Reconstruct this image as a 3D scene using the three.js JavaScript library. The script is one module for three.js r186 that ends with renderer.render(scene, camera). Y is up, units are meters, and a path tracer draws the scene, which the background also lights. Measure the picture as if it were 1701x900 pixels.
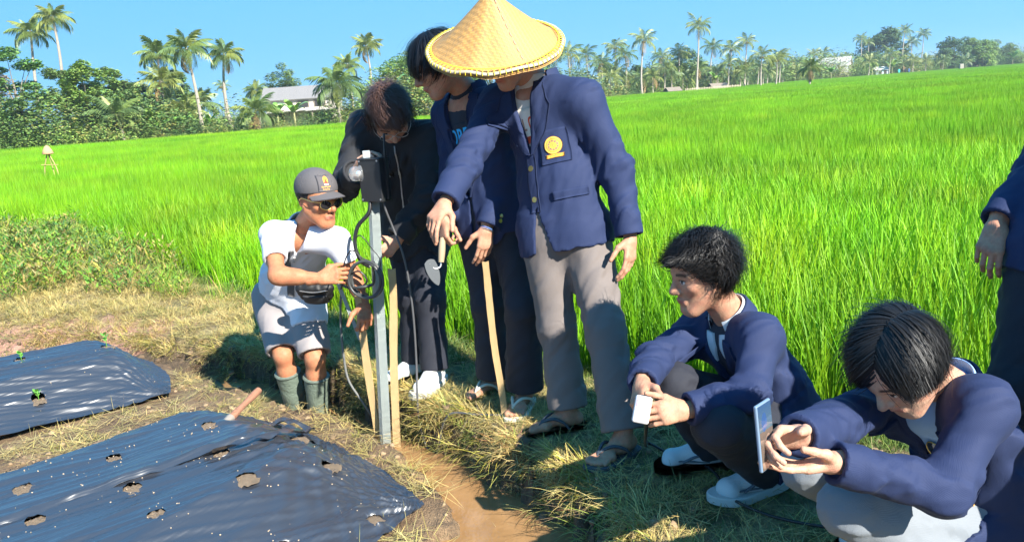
import * as THREE from 'three';
import { mergeGeometries, mergeVertices } from 'three/addons/utils/BufferGeometryUtils.js';
import { RoundedBoxGeometry } from 'three/addons/geometries/RoundedBoxGeometry.js';
import { createNoise3D, createNoise2D } from 'simplex-noise';

// ---------- camera, sky, sun, exposure ----------
const scene = new THREE.Scene();
const rad = (d) => d * Math.PI / 180;
const camera = new THREE.PerspectiveCamera(37.92, 1701 / 900, 0.05, 1500);
camera.rotation.order = 'YXZ';
camera.position.set(0, 1.42, 0);
camera.rotation.set(rad(-12.5), 0, rad(-4));
scene.add(camera);
const renderer = new THREE.WebGLRenderer({ antialias: true });
renderer.toneMapping = THREE.LinearToneMapping;
renderer.toneMappingExposure = 2.6;
renderer.shadowMap.enabled = true;
const SUN_DIR = new THREE.Vector3(0.66, 0.80, 0.84).normalize();
{ // clear tropical sky: deep blue overhead, paler to the horizon
  const W = 512, H = 256, data = new Float32Array(W * H * 4);
  for (let j = 0; j < H; j++) {
    const el = (j + 0.5) / H * Math.PI - Math.PI / 2, s = Math.max(0, Math.sin(el)), k = Math.pow(1 - s, 2.6);
    for (let i = 0; i < W; i++) {
      const o = (j * W + i) * 4;
      let r = 0.026 + 0.085 * k, g = 0.185 + 0.10 * k, b = 0.42 + 0.04 * k;
      if (el < 0) { r = 0.10; g = 0.14; b = 0.12; }
      data[o] = r; data[o + 1] = g; data[o + 2] = b; data[o + 3] = 1;
    }
  }
  const t = new THREE.DataTexture(data, W, H, THREE.RGBAFormat, THREE.FloatType);
  t.mapping = THREE.EquirectangularReflectionMapping; t.magFilter = THREE.LinearFilter; t.minFilter = THREE.LinearFilter;
  t.needsUpdate = true; scene.background = t; scene.environment = t;
}
const sun = new THREE.DirectionalLight(new THREE.Color(1, 0.955, 0.86), 5);
sun.position.copy(SUN_DIR).multiplyScalar(30).add(new THREE.Vector3(0, 0, -3));
sun.target.position.set(0, 0, -3); scene.add(sun.target);
sun.castShadow = true; sun.shadow.mapSize.set(4096, 4096);
Object.assign(sun.shadow.camera, { left: -9, right: 9, top: 9, bottom: -9, near: 1, far: 80 });
scene.add(sun);

// ---------- small helpers ----------
let seedState = 12345;
const rnd = () => { seedState = (seedState + 0x6d2b79f5) | 0; let t = Math.imul(seedState ^ (seedState >>> 15), 1 | seedState); t = (t + Math.imul(t ^ (t >>> 7), 61 | t)) ^ t; return ((t ^ (t >>> 14)) >>> 0) / 4294967296; };
const rr = (a, b) => a + (b - a) * rnd();
const pick = (a) => a[Math.floor(rnd() * a.length)];
const seeded = (n) => { let s = n; return () => { s = (s * 16807) % 2147483647; return s / 2147483647; }; };
const n3 = createNoise3D(seeded(77)), n2 = createNoise2D(seeded(31));
const fbm2 = (x, y, o = 4) => { let s = 0, a = 0.5; for (let i = 0; i < o; i++) { s += a * n2(x, y); x = x * 2.03 + 11.3; y = y * 2.03 + 5.1; a *= 0.5; } return s; };
const V = (x, y, z) => new THREE.Vector3(x, y, z);
const A = (p) => V(p[0], p[1], p[2]);
const mix = (a, b, t) => a + (b - a) * t, sat = (x) => Math.max(0, Math.min(1, x)), sstep = (a, b, x) => { const t = sat((x - a) / (b - a)); return t * t * (3 - 2 * t); };
const used = {};
const numbered = (n) => { used[n] = (used[n] ?? 0) + 1; return used[n] === 1 ? n : n + '_' + String(used[n] - 1).padStart(3, '0'); };
const shadow = (o) => { o.traverse((c) => { if (c.isMesh) { c.castShadow = true; c.receiveShadow = true; } }); return o; };
function thing(name, label, category, pos = [0, 0, 0], group) {
  const o = new THREE.Group(); o.name = numbered(name); o.position.set(...pos); o.userData = { label, category };
  if (group) o.userData.group = group;
  scene.add(o); return o;
}
function part(name, geo, mat, parent) { const m = new THREE.Mesh(geo, mat); m.name = name; m.castShadow = m.receiveShadow = true; parent.add(m); return m; }
function solo(name, geo, mat, label, category, group) { const m = part(numbered(name), geo, mat, scene); m.userData = { label, category }; if (group) m.userData.group = group; return m; }
function setting(name, geo, mat, kind = 'structure') { const m = part(name, geo, mat, scene); m.userData = { kind }; return m; }
const C = (hex) => new THREE.Color(hex);
const L = (r, g, b) => new THREE.Color().setRGB(r, g, b);
const std = (o) => new THREE.MeshStandardMaterial(o);
const phy = (o) => new THREE.MeshPhysicalMaterial(o);
function geoFrom(pos, idx, uv, col) {
  const g = new THREE.BufferGeometry();
  g.setAttribute('position', new THREE.Float32BufferAttribute(pos, 3));
  if (uv) g.setAttribute('uv', new THREE.Float32BufferAttribute(uv, 2));
  if (col) g.setAttribute('color', new THREE.Float32BufferAttribute(col, 3));
  if (idx) g.setIndex(idx);
  g.computeVertexNormals(); return g;
}
const strip = (g) => { const r = g.index ? g.toNonIndexed() : g; for (const k of Object.keys(r.attributes)) if (!['position', 'normal', 'uv'].includes(k)) r.deleteAttribute(k); return r; };
const merged = (list) => mergeGeometries(list.map(strip));
const box = (w, h, d, x = 0, y = 0, z = 0, r = 0) => { const g = r ? new RoundedBoxGeometry(w, h, d, 2, r) : new THREE.BoxGeometry(w, h, d); g.translate(x, y, z); return g; };
// a tube through points with a radius that may change along it
function tube(pts, r, seg = 8, n = 0, closed = false) {
  const cv = new THREE.CatmullRomCurve3(pts.map((p) => p.isVector3 ? p : A(p)), closed, 'centripetal'); n = n || pts.length * 6;
  const rf = typeof r === 'function' ? r : () => r, g = new THREE.TubeGeometry(cv, n, 1, seg, closed), P = g.attributes.position, c = V();
  for (let i = 0; i <= n; i++) { cv.getPointAt(i / n, c); const k = rf(i / n); for (let j = 0; j <= seg; j++) { const q = i * (seg + 1) + j; P.setXYZ(q, c.x + (P.getX(q) - c.x) * k, c.y + (P.getY(q) - c.y) * k, c.z + (P.getZ(q) - c.z) * k); } }
  if (closed) { g.computeVertexNormals(); return g; }
  const caps = [0, n].map((i) => { cv.getPointAt(i / n, c); const q = i * (seg + 1), pos = [c.x, c.y, c.z], ix = [], uv = [0.5, 0.5]; for (let j = 0; j <= seg; j++) { pos.push(P.getX(q + j), P.getY(q + j), P.getZ(q + j)); uv.push(0, 0); if (j < seg) i ? ix.push(0, j + 2, j + 1) : ix.push(0, j + 1, j + 2); } return geoFrom(pos, ix, uv); });
  g.computeVertexNormals();
  return merged([g, ...caps]);
}
// orthonormal frame
const frame = (o, x, y, z) => new THREE.Matrix4().makeBasis(x, y, z).setPosition(o);
function frameFU(o, f, u) { const z = f.clone().normalize(), x = u.clone().cross(z).normalize(), y = z.clone().cross(x); return { o: o.clone(), x, y, z, m: frame(o, x, y, z) }; }
const toW = (F, x, y, z) => { const s = F.s ?? 1; return F.o.clone().addScaledVector(F.x, x * s).addScaledVector(F.y, y * s).addScaledVector(F.z, z * s); }; // a frame may carry its own scale s

// ---------- textures: grain and weave only ----------
function dataTex(n, f, srgb) {
  const d = new Uint8Array(n * n * 4);
  for (let y = 0; y < n; y++) for (let x = 0; x < n; x++) { const v = f(x / n, y / n), o = (y * n + x) * 4; if (typeof v === 'number') d[o] = d[o + 1] = d[o + 2] = sat(v) * 255; else { d[o] = sat(v[0]) * 255; d[o + 1] = sat(v[1]) * 255; d[o + 2] = sat(v[2]) * 255; } d[o + 3] = 255; }
  const t = new THREE.DataTexture(d, n, n); t.wrapS = t.wrapT = THREE.RepeatWrapping; t.magFilter = THREE.LinearFilter; t.minFilter = THREE.LinearMipmapLinearFilter; if (srgb) t.colorSpace = THREE.SRGBColorSpace; t.needsUpdate = true; return t;
}
const tau = Math.PI * 2;
const tile = (u, v, f) => { const a = u * tau, b = v * tau; return n3(Math.cos(a) * f, Math.sin(a) * f, Math.cos(b) * f + 7) * 0.6 + n3(Math.sin(b) * f + 3, Math.cos(a) * f, Math.sin(a) * f + 11) * 0.4; };
const rep = (t, x, y = x) => { const c = t.clone(); c.repeat.set(x, y); c.needsUpdate = true; return c; };
const T_grain = dataTex(256, (u, v) => 0.5 + 0.3 * tile(u, v, 2) + 0.25 * tile(u, v, 7) + 0.15 * tile(u, v, 18));
const T_weave = dataTex(128, (u, v) => 0.5 + 0.22 * Math.sin((u * 32 + v * 32) * tau) + 0.16 * tile(u, v, 9) + 0.12 * tile(u, v, 3));
const T_soil = dataTex(512, (u, v) => 0.5 + 0.35 * tile(u, v, 4) + 0.3 * tile(u, v, 12) + 0.2 * tile(u, v, 30));
function canvasTex(w, h, draw) { const c = document.createElement('canvas'); c.width = w; c.height = h; draw(c.getContext('2d'), w, h); const t = new THREE.CanvasTexture(c); t.colorSpace = THREE.SRGBColorSpace; t.magFilter = THREE.LinearFilter; return t; }
// ---------- solid modelling: distance fields meshed with surface nets ----------
const smin = (a, b, k) => { if (k <= 0) return Math.min(a, b); const h = Math.max(k - Math.abs(a - b), 0) / k; return Math.min(a, b) - h * h * k * 0.25; };
const foldN = (q, a, b, c) => (0.3 + 0.95 * sat(0.5 + 0.9 * n3(a * 0.33 + q, b * 0.33, c * 0.33))) * (n3(a, b, c) + 0.32 * n3(a * 2.1 + 5, b * 2.1, c * 2.1 + q));
// tapered capsule; flatB cuts the end square and hollows it; fold = [amplitude, along, across]
function rc(a, b, ra, rb, o = {}) {
  const ax = a.x, ay = a.y, az = a.z, dx = b.x - ax, dy = b.y - ay, dz = b.z - az, ll = dx * dx + dy * dy + dz * dz + 1e-9, len = Math.sqrt(ll), ux = dx / len, uy = dy / len, uz = dz / len;
  const fold = o.fold, flatB = o.flatB, flatA = o.flatA, seed = o.seed ?? 0;
  const f = (x, y, z) => {
    const px = x - ax, py = y - ay, pz = z - az, t0 = (px * dx + py * dy + pz * dz) / ll;
    let t = t0; if (t < 0 && !flatA) t = 0; if (t > 1 && !flatB) t = 1;
    const qx = px - dx * t, qy = py - dy * t, qz = pz - dz * t, tc = t < 0 ? 0 : t > 1 ? 1 : t, q = Math.sqrt(qx * qx + qy * qy + qz * qz);
    let d = q - (ra + (rb - ra) * tc);
    if (fold && d < 0.05) { const s = t0 * len * fold[1], m = fold[2]; d += fold[0] * (1 + (o.crease ? 0.55 * Math.exp(-(((t0 - o.crease[0]) * len / 0.09) ** 2)) : 0)) * (flatB ? sat((1 - t0) * len / 0.09) : 1) * foldN(seed, s + qx * m * 0.6, qy * m + seed * 3.1, qz * m + s * 0.45); }
    if (flatB) { const e = (t0 - 1) * len; d = Math.max(d, e, -Math.max(q - rb + 0.016, -e - 0.014)); }
    if (flatA) d = Math.max(d, -t0 * len);
    return d;
  };
  return { f, c: [ax + dx / 2, ay + dy / 2, az + dz / 2], R: len / 2 + Math.max(ra, rb) + (fold ? fold[0] * 2 : 0), k: o.k ?? 0.03 };
}
// segment with an elliptic cross-section: radii [lateral, depth] at both ends, lateral axis lat
function ec(a, b, lat, ra, rb, o = {}) {
  const d = b.clone().sub(a), len = d.length(), u = d.clone().divideScalar(len), w = lat.clone().addScaledVector(u, -lat.dot(u)).normalize(), v = u.clone().cross(w);
  const fold = o.fold, seed = o.seed ?? 0;
  const f = (x, y, z) => {
    const px = x - a.x, py = y - a.y, pz = z - a.z, s = px * u.x + py * u.y + pz * u.z, t = s < 0 ? 0 : s > len ? 1 : s / len;
    const e = s < 0 ? s : s > len ? s - len : 0, p = px * w.x + py * w.y + pz * w.z, q = px * v.x + py * v.y + pz * v.z;
    const rx = ra[0] + (rb[0] - ra[0]) * t, rz = ra[1] + (rb[1] - ra[1]) * t, m = Math.min(rx, rz), n = Math.sqrt(p * p / (rx * rx) + q * q / (rz * rz) + (o.flat ? 0 : e * e / (m * m)));
    let D = (n - 1) * m;
    if (fold && D < 0.06) D += fold[0] * foldN(seed, s * fold[1] + p * fold[2] * 0.7, p * fold[2] + seed, q * fold[2] - s * fold[1] * 0.3);
    if (o.flat && e) D = Math.max(D, Math.abs(e));
    return D;
  };
  return { f, c: [(a.x + b.x) / 2, (a.y + b.y) / 2, (a.z + b.z) / 2], R: len / 2 + Math.max(...ra, ...rb) * 1.1, k: o.k ?? 0.04 };
}
// ellipsoid in a frame F at local centre c
function el(F, c, r, o = {}) {
  const p0 = toW(F, ...c), X = F.x, Y = F.y, Z = F.z, [a, b, g] = r.map((v) => v * (F.s ?? 1));
  const f = (x, y, z) => {
    const px = x - p0.x, py = y - p0.y, pz = z - p0.z, u = (px * X.x + py * X.y + pz * X.z), v = (px * Y.x + py * Y.y + pz * Y.z), w = (px * Z.x + py * Z.y + pz * Z.z);
    const k0 = Math.sqrt(u * u / (a * a) + v * v / (b * b) + w * w / (g * g)), k1 = Math.sqrt(u * u / (a ** 4) + v * v / (b ** 4) + w * w / (g ** 4));
    return k1 < 1e-9 ? -Math.min(a, b, g) : k0 * (k0 - 1) / k1;
  };
  return { f, c: [p0.x, p0.y, p0.z], R: Math.max(a, b, g), k: o.k ?? 0.02, sub: o.sub };
}
const half = (p, n) => (x, y, z) => (x - p.x) * n.x + (y - p.y) * n.y + (z - p.z) * n.z;
function field(prims, post) {
  const P = prims.flat().filter(Boolean);
  return (x, y, z) => {
    let d = 1e3;
    for (let i = 0; i < P.length; i++) {
      const p = P[i], c = p.c, q = Math.sqrt((x - c[0]) ** 2 + (y - c[1]) ** 2 + (z - c[2]) ** 2) - p.R;
      if (p.sub) { if (q < 0.02) d = -smin(-d, p.f(x, y, z), p.k); continue; }
      if (q > d + p.k) continue;
      const e = q > 0.25 ? q : p.f(x, y, z);
      d = smin(d, e, p.k);
    }
    return post ? post(d, x, y, z) : d;
  };
}
function bounds(prims, pad = 0.03) {
  const b = new THREE.Box3();
  for (const p of prims.flat().filter(Boolean)) if (!p.sub) { b.expandByPoint(V(p.c[0] - p.R, p.c[1] - p.R, p.c[2] - p.R)); b.expandByPoint(V(p.c[0] + p.R, p.c[1] + p.R, p.c[2] + p.R)); }
  return b.expandByScalar(pad);
}
function netMesh(f, b, cell, colorFn, uvScale = 1) {
  const B = 4, o = b.min, s = b.getSize(V()), nx = Math.ceil(s.x / cell / B) * B + 1, ny = Math.ceil(s.y / cell / B) * B + 1, nz = Math.ceil(s.z / cell / B) * B + 1;
  const val = new Float32Array(nx * ny * nz).fill(1), at = (i, j, k) => i + nx * (j + ny * k), reach = B * cell * 0.87 + 0.014;
  for (let K = 0; K < nz - 1; K += B) for (let J = 0; J < ny - 1; J += B) for (let I = 0; I < nx - 1; I += B) {
    const d = f(o.x + (I + B / 2) * cell, o.y + (J + B / 2) * cell, o.z + (K + B / 2) * cell), far = Math.abs(d) > reach;
    for (let k = K; k <= K + B; k++) for (let j = J; j <= J + B; j++) for (let i = I; i <= I + B; i++) { const q = at(i, j, k); if (far) { if (val[q] === 1) val[q] = d < 0 ? -0.999 : 1; } else if (val[q] === 1 || val[q] === -0.999) val[q] = f(o.x + i * cell, o.y + j * cell, o.z + k * cell); }
  }
  const vi = new Int32Array(nx * ny * nz).fill(-1), pos = [], idx = [], E = [[0, 1], [2, 3], [4, 5], [6, 7], [0, 2], [1, 3], [4, 6], [5, 7], [0, 4], [1, 5], [2, 6], [3, 7]], c8 = new Float64Array(8);
  for (let k = 0; k < nz - 1; k++) for (let j = 0; j < ny - 1; j++) for (let i = 0; i < nx - 1; i++) {
    let m = 0; for (let q = 0; q < 8; q++) { c8[q] = val[at(i + (q & 1), j + (q >> 1 & 1), k + (q >> 2))]; if (c8[q] < 0) m |= 1 << q; }
    if (m === 0 || m === 255) continue;
    let x = 0, y = 0, z = 0, n = 0;
    for (const [a, e] of E) { if ((c8[a] < 0) === (c8[e] < 0)) continue; const t = c8[a] / (c8[a] - c8[e]); x += mix(a & 1, e & 1, t); y += mix(a >> 1 & 1, e >> 1 & 1, t); z += mix(a >> 2, e >> 2, t); n++; }
    vi[at(i, j, k)] = pos.length / 3; pos.push(o.x + (i + x / n) * cell, o.y + (j + y / n) * cell, o.z + (k + z / n) * cell);
  }
  const quad = (a, b2, c, d, flip) => { if (a < 0 || b2 < 0 || c < 0 || d < 0) return; flip ? idx.push(a, c, b2, a, d, c) : idx.push(a, b2, c, a, c, d); };
  for (let k = 1; k < nz - 1; k++) for (let j = 1; j < ny - 1; j++) for (let i = 1; i < nx - 1; i++) {
    const v = val[at(i, j, k)] < 0;
    if (v !== val[at(i + 1, j, k)] < 0) quad(vi[at(i, j - 1, k - 1)], vi[at(i, j, k - 1)], vi[at(i, j, k)], vi[at(i, j - 1, k)], !v);
    if (v !== val[at(i, j + 1, k)] < 0) quad(vi[at(i - 1, j, k - 1)], vi[at(i - 1, j, k)], vi[at(i, j, k)], vi[at(i, j, k - 1)], !v);
    if (v !== val[at(i, j, k + 1)] < 0) quad(vi[at(i - 1, j - 1, k)], vi[at(i, j - 1, k)], vi[at(i, j, k)], vi[at(i - 1, j, k)], !v);
  }
  const g = geoFrom(pos, idx), N = g.attributes.normal, uv = [], col = [];
  for (let i = 0; i < pos.length; i += 3) {
    uv.push((pos[i] * 0.8 + pos[i + 2] * 0.6) * uvScale, (pos[i + 1] + 0.4 * pos[i + 2] - 0.3 * pos[i]) * uvScale);
    if (colorFn) { const q = colorFn(pos[i], pos[i + 1], pos[i + 2], N.array[i], N.array[i + 1], N.array[i + 2]); col.push(q[0], q[1], q[2]); }
  }
  g.setAttribute('uv', new THREE.Float32BufferAttribute(uv, 2));
  if (colorFn) g.setAttribute('color', new THREE.Float32BufferAttribute(col, 3));
  return g;
}
const solid = (prims, cell, colorFn, post, pad) => netMesh(field(prims, post), bounds(prims, pad), cell, colorFn);
// a cloth or print patch that follows a surface: rows of points between two edge lines given in a frame (u, v), dropped onto the field along -F.z
function patchOn(f, F, left, right, nu, nv, thick, lift, start = 0.3) {
  const lerpL = (P, t) => { const s = t * (P.length - 1), i = Math.min(P.length - 2, Math.floor(s)), q = s - i; return [mix(P[i][0], P[i + 1][0], q), mix(P[i][1], P[i + 1][1], q)]; };
  const top = [], e = 0.002, UV = []; let u0 = 9, u1 = -9, v0 = 9, v1 = -9;
  for (let j = 0; j <= nv; j++) for (let i = 0; i <= nu; i++) {
    const l = lerpL(left, j / nv), r = lerpL(right, j / nv), u = mix(l[0], r[0], i / nu), v = mix(l[1], r[1], i / nu), p = toW(F, u, v, start); let hit = 0; UV.push([u, v]); u0 = Math.min(u0, u); u1 = Math.max(u1, u); v0 = Math.min(v0, v); v1 = Math.max(v1, v);
    for (let s = 0; s < 60; s++) { const d = f(p.x, p.y, p.z); if (d < 0.0008) { hit = 1; break; } p.addScaledVector(F.z, -Math.max(0.0008, d * 0.8)); if (p.clone().sub(F.o).dot(F.z) < -0.25) break; }
    const d0 = f(p.x, p.y, p.z), n = V(f(p.x + e, p.y, p.z) - d0, f(p.x, p.y + e, p.z) - d0, f(p.x, p.y, p.z + e) - d0).normalize();
    if (!hit || n.lengthSq() < 0.5) n.copy(F.z);
    top.push(p.addScaledVector(n, lift), n);
  }
  const W = nu + 1, pos = [], uv = [], idx = [], n = top.length / 2;
  for (const s of [1, 0]) for (let q = 0; q < n; q++) { const p = top[q * 2].clone().addScaledVector(top[q * 2 + 1], s ? thick : -0.012); pos.push(p.x, p.y, p.z); uv.push((UV[q][0] - u0) / (u1 - u0), (UV[q][1] - v0) / (v1 - v0)); }
  const at = (i, j, s) => (s ? 0 : n) + j * W + i;
  for (let j = 0; j < nv; j++) for (let i = 0; i < nu; i++) idx.push(at(i, j, 1), at(i, j + 1, 1), at(i + 1, j, 1), at(i + 1, j, 1), at(i, j + 1, 1), at(i + 1, j + 1, 1));
  for (let j = 0; j < nv; j++) for (const i of [0, nu]) idx.push(at(i, j, 1), at(i, j, 0), at(i, j + 1, 1), at(i, j + 1, 1), at(i, j, 0), at(i, j + 1, 0));
  for (let i = 0; i < nu; i++) for (const j of [0, nv]) idx.push(at(i, j, 1), at(i + 1, j, 1), at(i, j, 0), at(i + 1, j, 1), at(i + 1, j, 0), at(i, j, 0));
  const g = geoFrom(pos, idx, uv); return g;
}
const rectP = (x0, x1, y1, y0, n = 2) => { const l = [], r = []; for (let i = 0; i < n; i++) { const y = mix(y1, y0, i / (n - 1)); l.push([x0, y]); r.push([x1, y]); } return [l, r]; };
const discP = (cx, cy, R, n = 17) => { const l = [], r = []; for (let i = 0; i < n; i++) { const a = Math.PI * i / (n - 1), s = Math.sin(a) * R + 0.0005, y = cy + Math.cos(a) * R; l.push([cx - s, y]); r.push([cx + s, y]); } return [l, r]; };
// ---------- the lie of the land ----------
const BUND = [[-14, -9], [-6, -6.3], [-3.6, -5.55], [-2.7, -5.42], [-2.05, -4.98], [-1.52, -4.62], [-1.0, -4.2], [-0.68, -3.83], [-0.43, -3.54], [-0.22, -3.31], [-0.08, -3.11], [0.05, -2.93], [0.16, -2.76], [0.24, -2.58], [0.32, -2.3], [0.5, -1.6], [1.0, -0.9], [2.4, 0.5], [9, 6]];
const BANK = [[-14, -8.6], [-3, -5.2], [-2.15, -4.78], [-1.75, -4.5], [-1.42, -4.18], [-1.0, -3.89], [-0.85, -3.71], [-0.70, -3.55], [-0.57, -3.33], [-0.46, -3.12], [-0.32, -2.94], [-0.36, -2.7], [-0.36, -2.2], [0.0, -1.4], [0.6, -0.5], [2, 1], [8, 7]];
const RICE = [[-30, -24], [-10, -13.5], [-6.2, -11], [-4.37, -8.76], [-3.5, -7.7], [-2.24, -6.35], [-0.5, -4.75], [0.4, -3.88], [1.25, -3.1], [2.2, -2.25], [4, -0.8], [12, 5]];
function sdLine(P, x, z) { // signed distance, positive behind / to the right of the line
  let best = 1e9, sg = 1;
  for (let i = 0; i < P.length - 1; i++) {
    const [ax, az] = P[i], dx = P[i + 1][0] - ax, dz = P[i + 1][1] - az, t = sat(((x - ax) * dx + (z - az) * dz) / (dx * dx + dz * dz)), qx = x - ax - dx * t, qz = z - az - dz * t, d = qx * qx + qz * qz;
    if (d < best) { best = d; sg = dx * (z - az) - dz * (x - ax) < 0 ? 1 : -1; }
  }
  return Math.sqrt(best) * sg;
}
const inQ = (Q, u, v) => { // bed sheet: u across, v along; point on the ground plane
  const lp = (P, t) => { const s = t * (P.length - 1), i = Math.min(P.length - 2, Math.floor(s)), q = s - i; return [mix(P[i][0], P[i + 1][0], q), mix(P[i][1], P[i + 1][1], q)]; };
  const a = lp(Q.left, v), b = lp(Q.right, v), k = Math.sin(u * Math.PI) * Q.bulge * (1 - v) ** 2;
  return [mix(a[0], b[0], u) + Q.out[0] * k, mix(a[1], b[1], u) + Q.out[1] * k];
};
const BED1 = { left: [[-1.69, -4.02], [-2.07, -3.67], [-2.42, -3.33], [-2.95, -2.83], [-3.4, -2.4]], right: [[-0.41, -2.85], [-0.62, -2.56], [-0.86, -2.24], [-1.15, -1.86], [-1.5, -1.4]], bulge: 0.15, out: [0.5, -0.86], lo: -0.15, hi: 0.045 };
const BED2 = { left: [[-2.72, -5.16], [-3.1, -5.06], [-3.5, -4.86], [-4.1, -4.55], [-4.8, -4.2]], right: [[-2.04, -4.37], [-2.3, -4.2], [-2.72, -3.86], [-3.2, -3.4], [-3.8, -2.85]], bulge: 0.12, out: [0.72, -0.69], lo: -0.15, hi: 0.05 };
const bedProfile = (B, u, v) => { const e = Math.min(sstep(0, 0.26, u), sstep(0, 0.3, 1 - u)) * sstep(-0.02, 0.2, v); return mix(B.lo, B.hi, e); };
const poly = (B) => { const p = []; for (let i = 0; i <= 20; i++) p.push(inQ(B, i / 20, 0)); for (let i = 1; i <= 12; i++) p.push(inQ(B, 1, i / 12)); for (let i = 12; i > 0; i--) p.push(inQ(B, 0, i / 12)); return p; };
const PB = [poly(BED1), poly(BED2)];
function inside(P, x, z) { let c = false, m = 1e9; for (let i = 0, j = P.length - 1; i < P.length; j = i++) { const [xi, zi] = P[i], [xj, zj] = P[j]; if ((zi > z) !== (zj > z) && x < (xj - xi) * (z - zi) / (zj - zi) + xi) c = !c; const dx = xj - xi, dz = zj - zi, t = sat(((x - xi) * dx + (z - zi) * dz) / (dx * dx + dz * dz + 1e-9)); m = Math.min(m, Math.hypot(x - xi - dx * t, z - zi - dz * t)); } return c ? m : -m; }
const FAR = [[-400, -18], [-60, -40], [-31, -49], [-12, -60], [0, -78], [15, -115], [60, -170], [170, -262], [320, -360], [600, -500]];
const farZ = (x) => { for (let i = 0; i < FAR.length - 1; i++) if (x <= FAR[i + 1][0]) return mix(FAR[i][1], FAR[i + 1][1], (x - FAR[i][0]) / (FAR[i + 1][0] - FAR[i][0])); return -500; };
function groundH(x, z) {
  if (Math.abs(x) > 14 || z < -16 || z > 8) return -0.12;
  const s = sdLine(BUND, x, z), w = sdLine(BANK, x, z), r = sdLine(RICE, x, z);
  const lump = 0.022 * fbm2(x * 2.1, z * 2.1, 4), clod = 0.02 * fbm2(x * 9 + 3, z * 9, 3);
  const back = sstep(-2.9, -1.6, x); // the ditch runs out to the left
  const low = mix(-0.16, mix(-0.2, -0.31, back), sstep(-0.01, 0.10, w + 0.05 * n2(x * 5, z * 5))) + clod;
  let h = mix(low, lump * 0.7 + clod * 0.7 - 0.014, sstep(-0.05 - 0.2 * (1 - back), 0.05 + 0.3 * (1 - back), s + 0.05 * n2(x * 5, z * 5) + 0.03 * n2(x * 15, z * 15)) ** 0.8);
  if (s > 0) h = mix(h, -0.12 + clod * 0.5, sstep(-0.15, 0.25, r));
  const leftWide = sstep(-2.2, -4.2, x) * sstep(-0.4, 0.6, s); h += leftWide * 0.06;
  for (let k = 0; k < 2; k++) { const d = inside(PB[k], x, z); if (d > -0.1) h = Math.min(Math.max(h, -0.17), mix(-0.17, 0.0, sstep(0.02, 0.34, d)) + clod * 0.25); }
  return h;
}
{
  const axis = (lo, hi, st, g, end) => { const a = []; for (let v = lo; v <= hi + 1e-6; v += st) a.push(v); let d = st, v = hi; while (v < end) { d *= g; v += d; a.push(v); } d = st; v = lo; while (v > -end) { d *= g; v -= d; a.unshift(v); } return a; };
  const X = axis(-3.8, 2.2, 0.02, 1.13, 700), Z = axis(-6.6, -1.2, 0.02, 1.13, 700), nx = X.length, nz = Z.length, pos = [], col = [], uv = [], idx = [];
  for (let j = 0; j < nz; j++) for (let i = 0; i < nx; i++) {
    const x = X[i], z = Z[j], h = groundH(x, z); pos.push(x, h, z); uv.push(x, z);
    const s = sdLine(BUND, x, z), r = sdLine(RICE, x, z), n = fbm2(x * 3, z * 3), m = fbm2(x * 13, z * 13, 3);
    let c;
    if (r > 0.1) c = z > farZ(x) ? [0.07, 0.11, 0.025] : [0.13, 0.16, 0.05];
    else if (s > 0.04) { const dry = sstep(-0.3, 0.3, n + m * 0.5); c = [mix(0.17, 0.36, dry), mix(0.135, 0.27, dry), mix(0.065, 0.13, dry)]; }
    else if (s > -0.12) c = [0.13 + 0.06 * m, 0.09 + 0.04 * m, 0.055 + 0.025 * m];
    else { const d = sat(0.5 + n + m * 0.6); c = [mix(0.15, 0.31, d), mix(0.095, 0.205, d), mix(0.055, 0.115, d)]; }
    { const pk = sstep(0.4, 0, Math.hypot((x + 3.7) / 1.6, (z + 5.5) / 0.35) - 0.6 + n * 0.4); c = [mix(c[0], 0.55, pk), mix(c[1], 0.30, pk), mix(c[2], 0.22, pk)]; }
    col.push(...c);
  }
  for (let j = 0; j < nz - 1; j++) for (let i = 0; i < nx - 1; i++) { const a = j * nx + i; idx.push(a, a + nx, a + 1, a + 1, a + nx, a + nx + 1); }
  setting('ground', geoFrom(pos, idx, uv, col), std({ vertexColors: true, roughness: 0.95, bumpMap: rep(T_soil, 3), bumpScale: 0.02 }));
}
{ // muddy water in the ditch
  const pos = [], idx = [], uv = []; const N = 60, M = 12, Lr = BUND.slice(4, 18), Ll = BANK.slice(2, 16), lp = (P, t) => { const s = t * (P.length - 1), i = Math.min(P.length - 2, Math.floor(s)), q = s - i; return [mix(P[i][0], P[i + 1][0], q), mix(P[i][1], P[i + 1][1], q)]; };
  for (let j = 0; j <= N; j++) { const a = lp(Ll, j / N), b = lp(Lr, j / N), dx = b[0] - a[0], dz = b[1] - a[1], l = Math.hypot(dx, dz) + 1e-6; for (let i = 0; i <= M; i++) { const t = i / M, o = mix(-0.22, 0.1, t); const x = mix(a[0], b[0], t) + dx / l * o, z = mix(a[1], b[1], t) + dz / l * o; pos.push(x, -0.215, z); uv.push(x, z); } }
  for (let j = 0; j < N; j++) for (let i = 0; i < M; i++) { const a = j * (M + 1) + i; idx.push(a, a + M + 1, a + 1, a + 1, a + M + 1, a + M + 2); }
  const T_mud = dataTex(256, (u, v) => { const a = 0.5 + 0.5 * tile(u, v, 1.4) + 0.2 * tile(u, v, 5); return [0.53 + 0.09 * a, 0.40 + 0.08 * a, 0.26 + 0.07 * a]; }, true);
  const g = geoFrom(pos, idx, uv); g.attributes.normal.array.forEach((_, i, n) => { n[i] = i % 3 === 1 ? 1 : 0; });
  setting('ditch_water', g, phy({ map: rep(T_mud, 0.8), roughness: 0.03, bumpMap: rep(T_grain, 1), bumpScale: 0.002, ior: 1.33 }));
}
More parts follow.
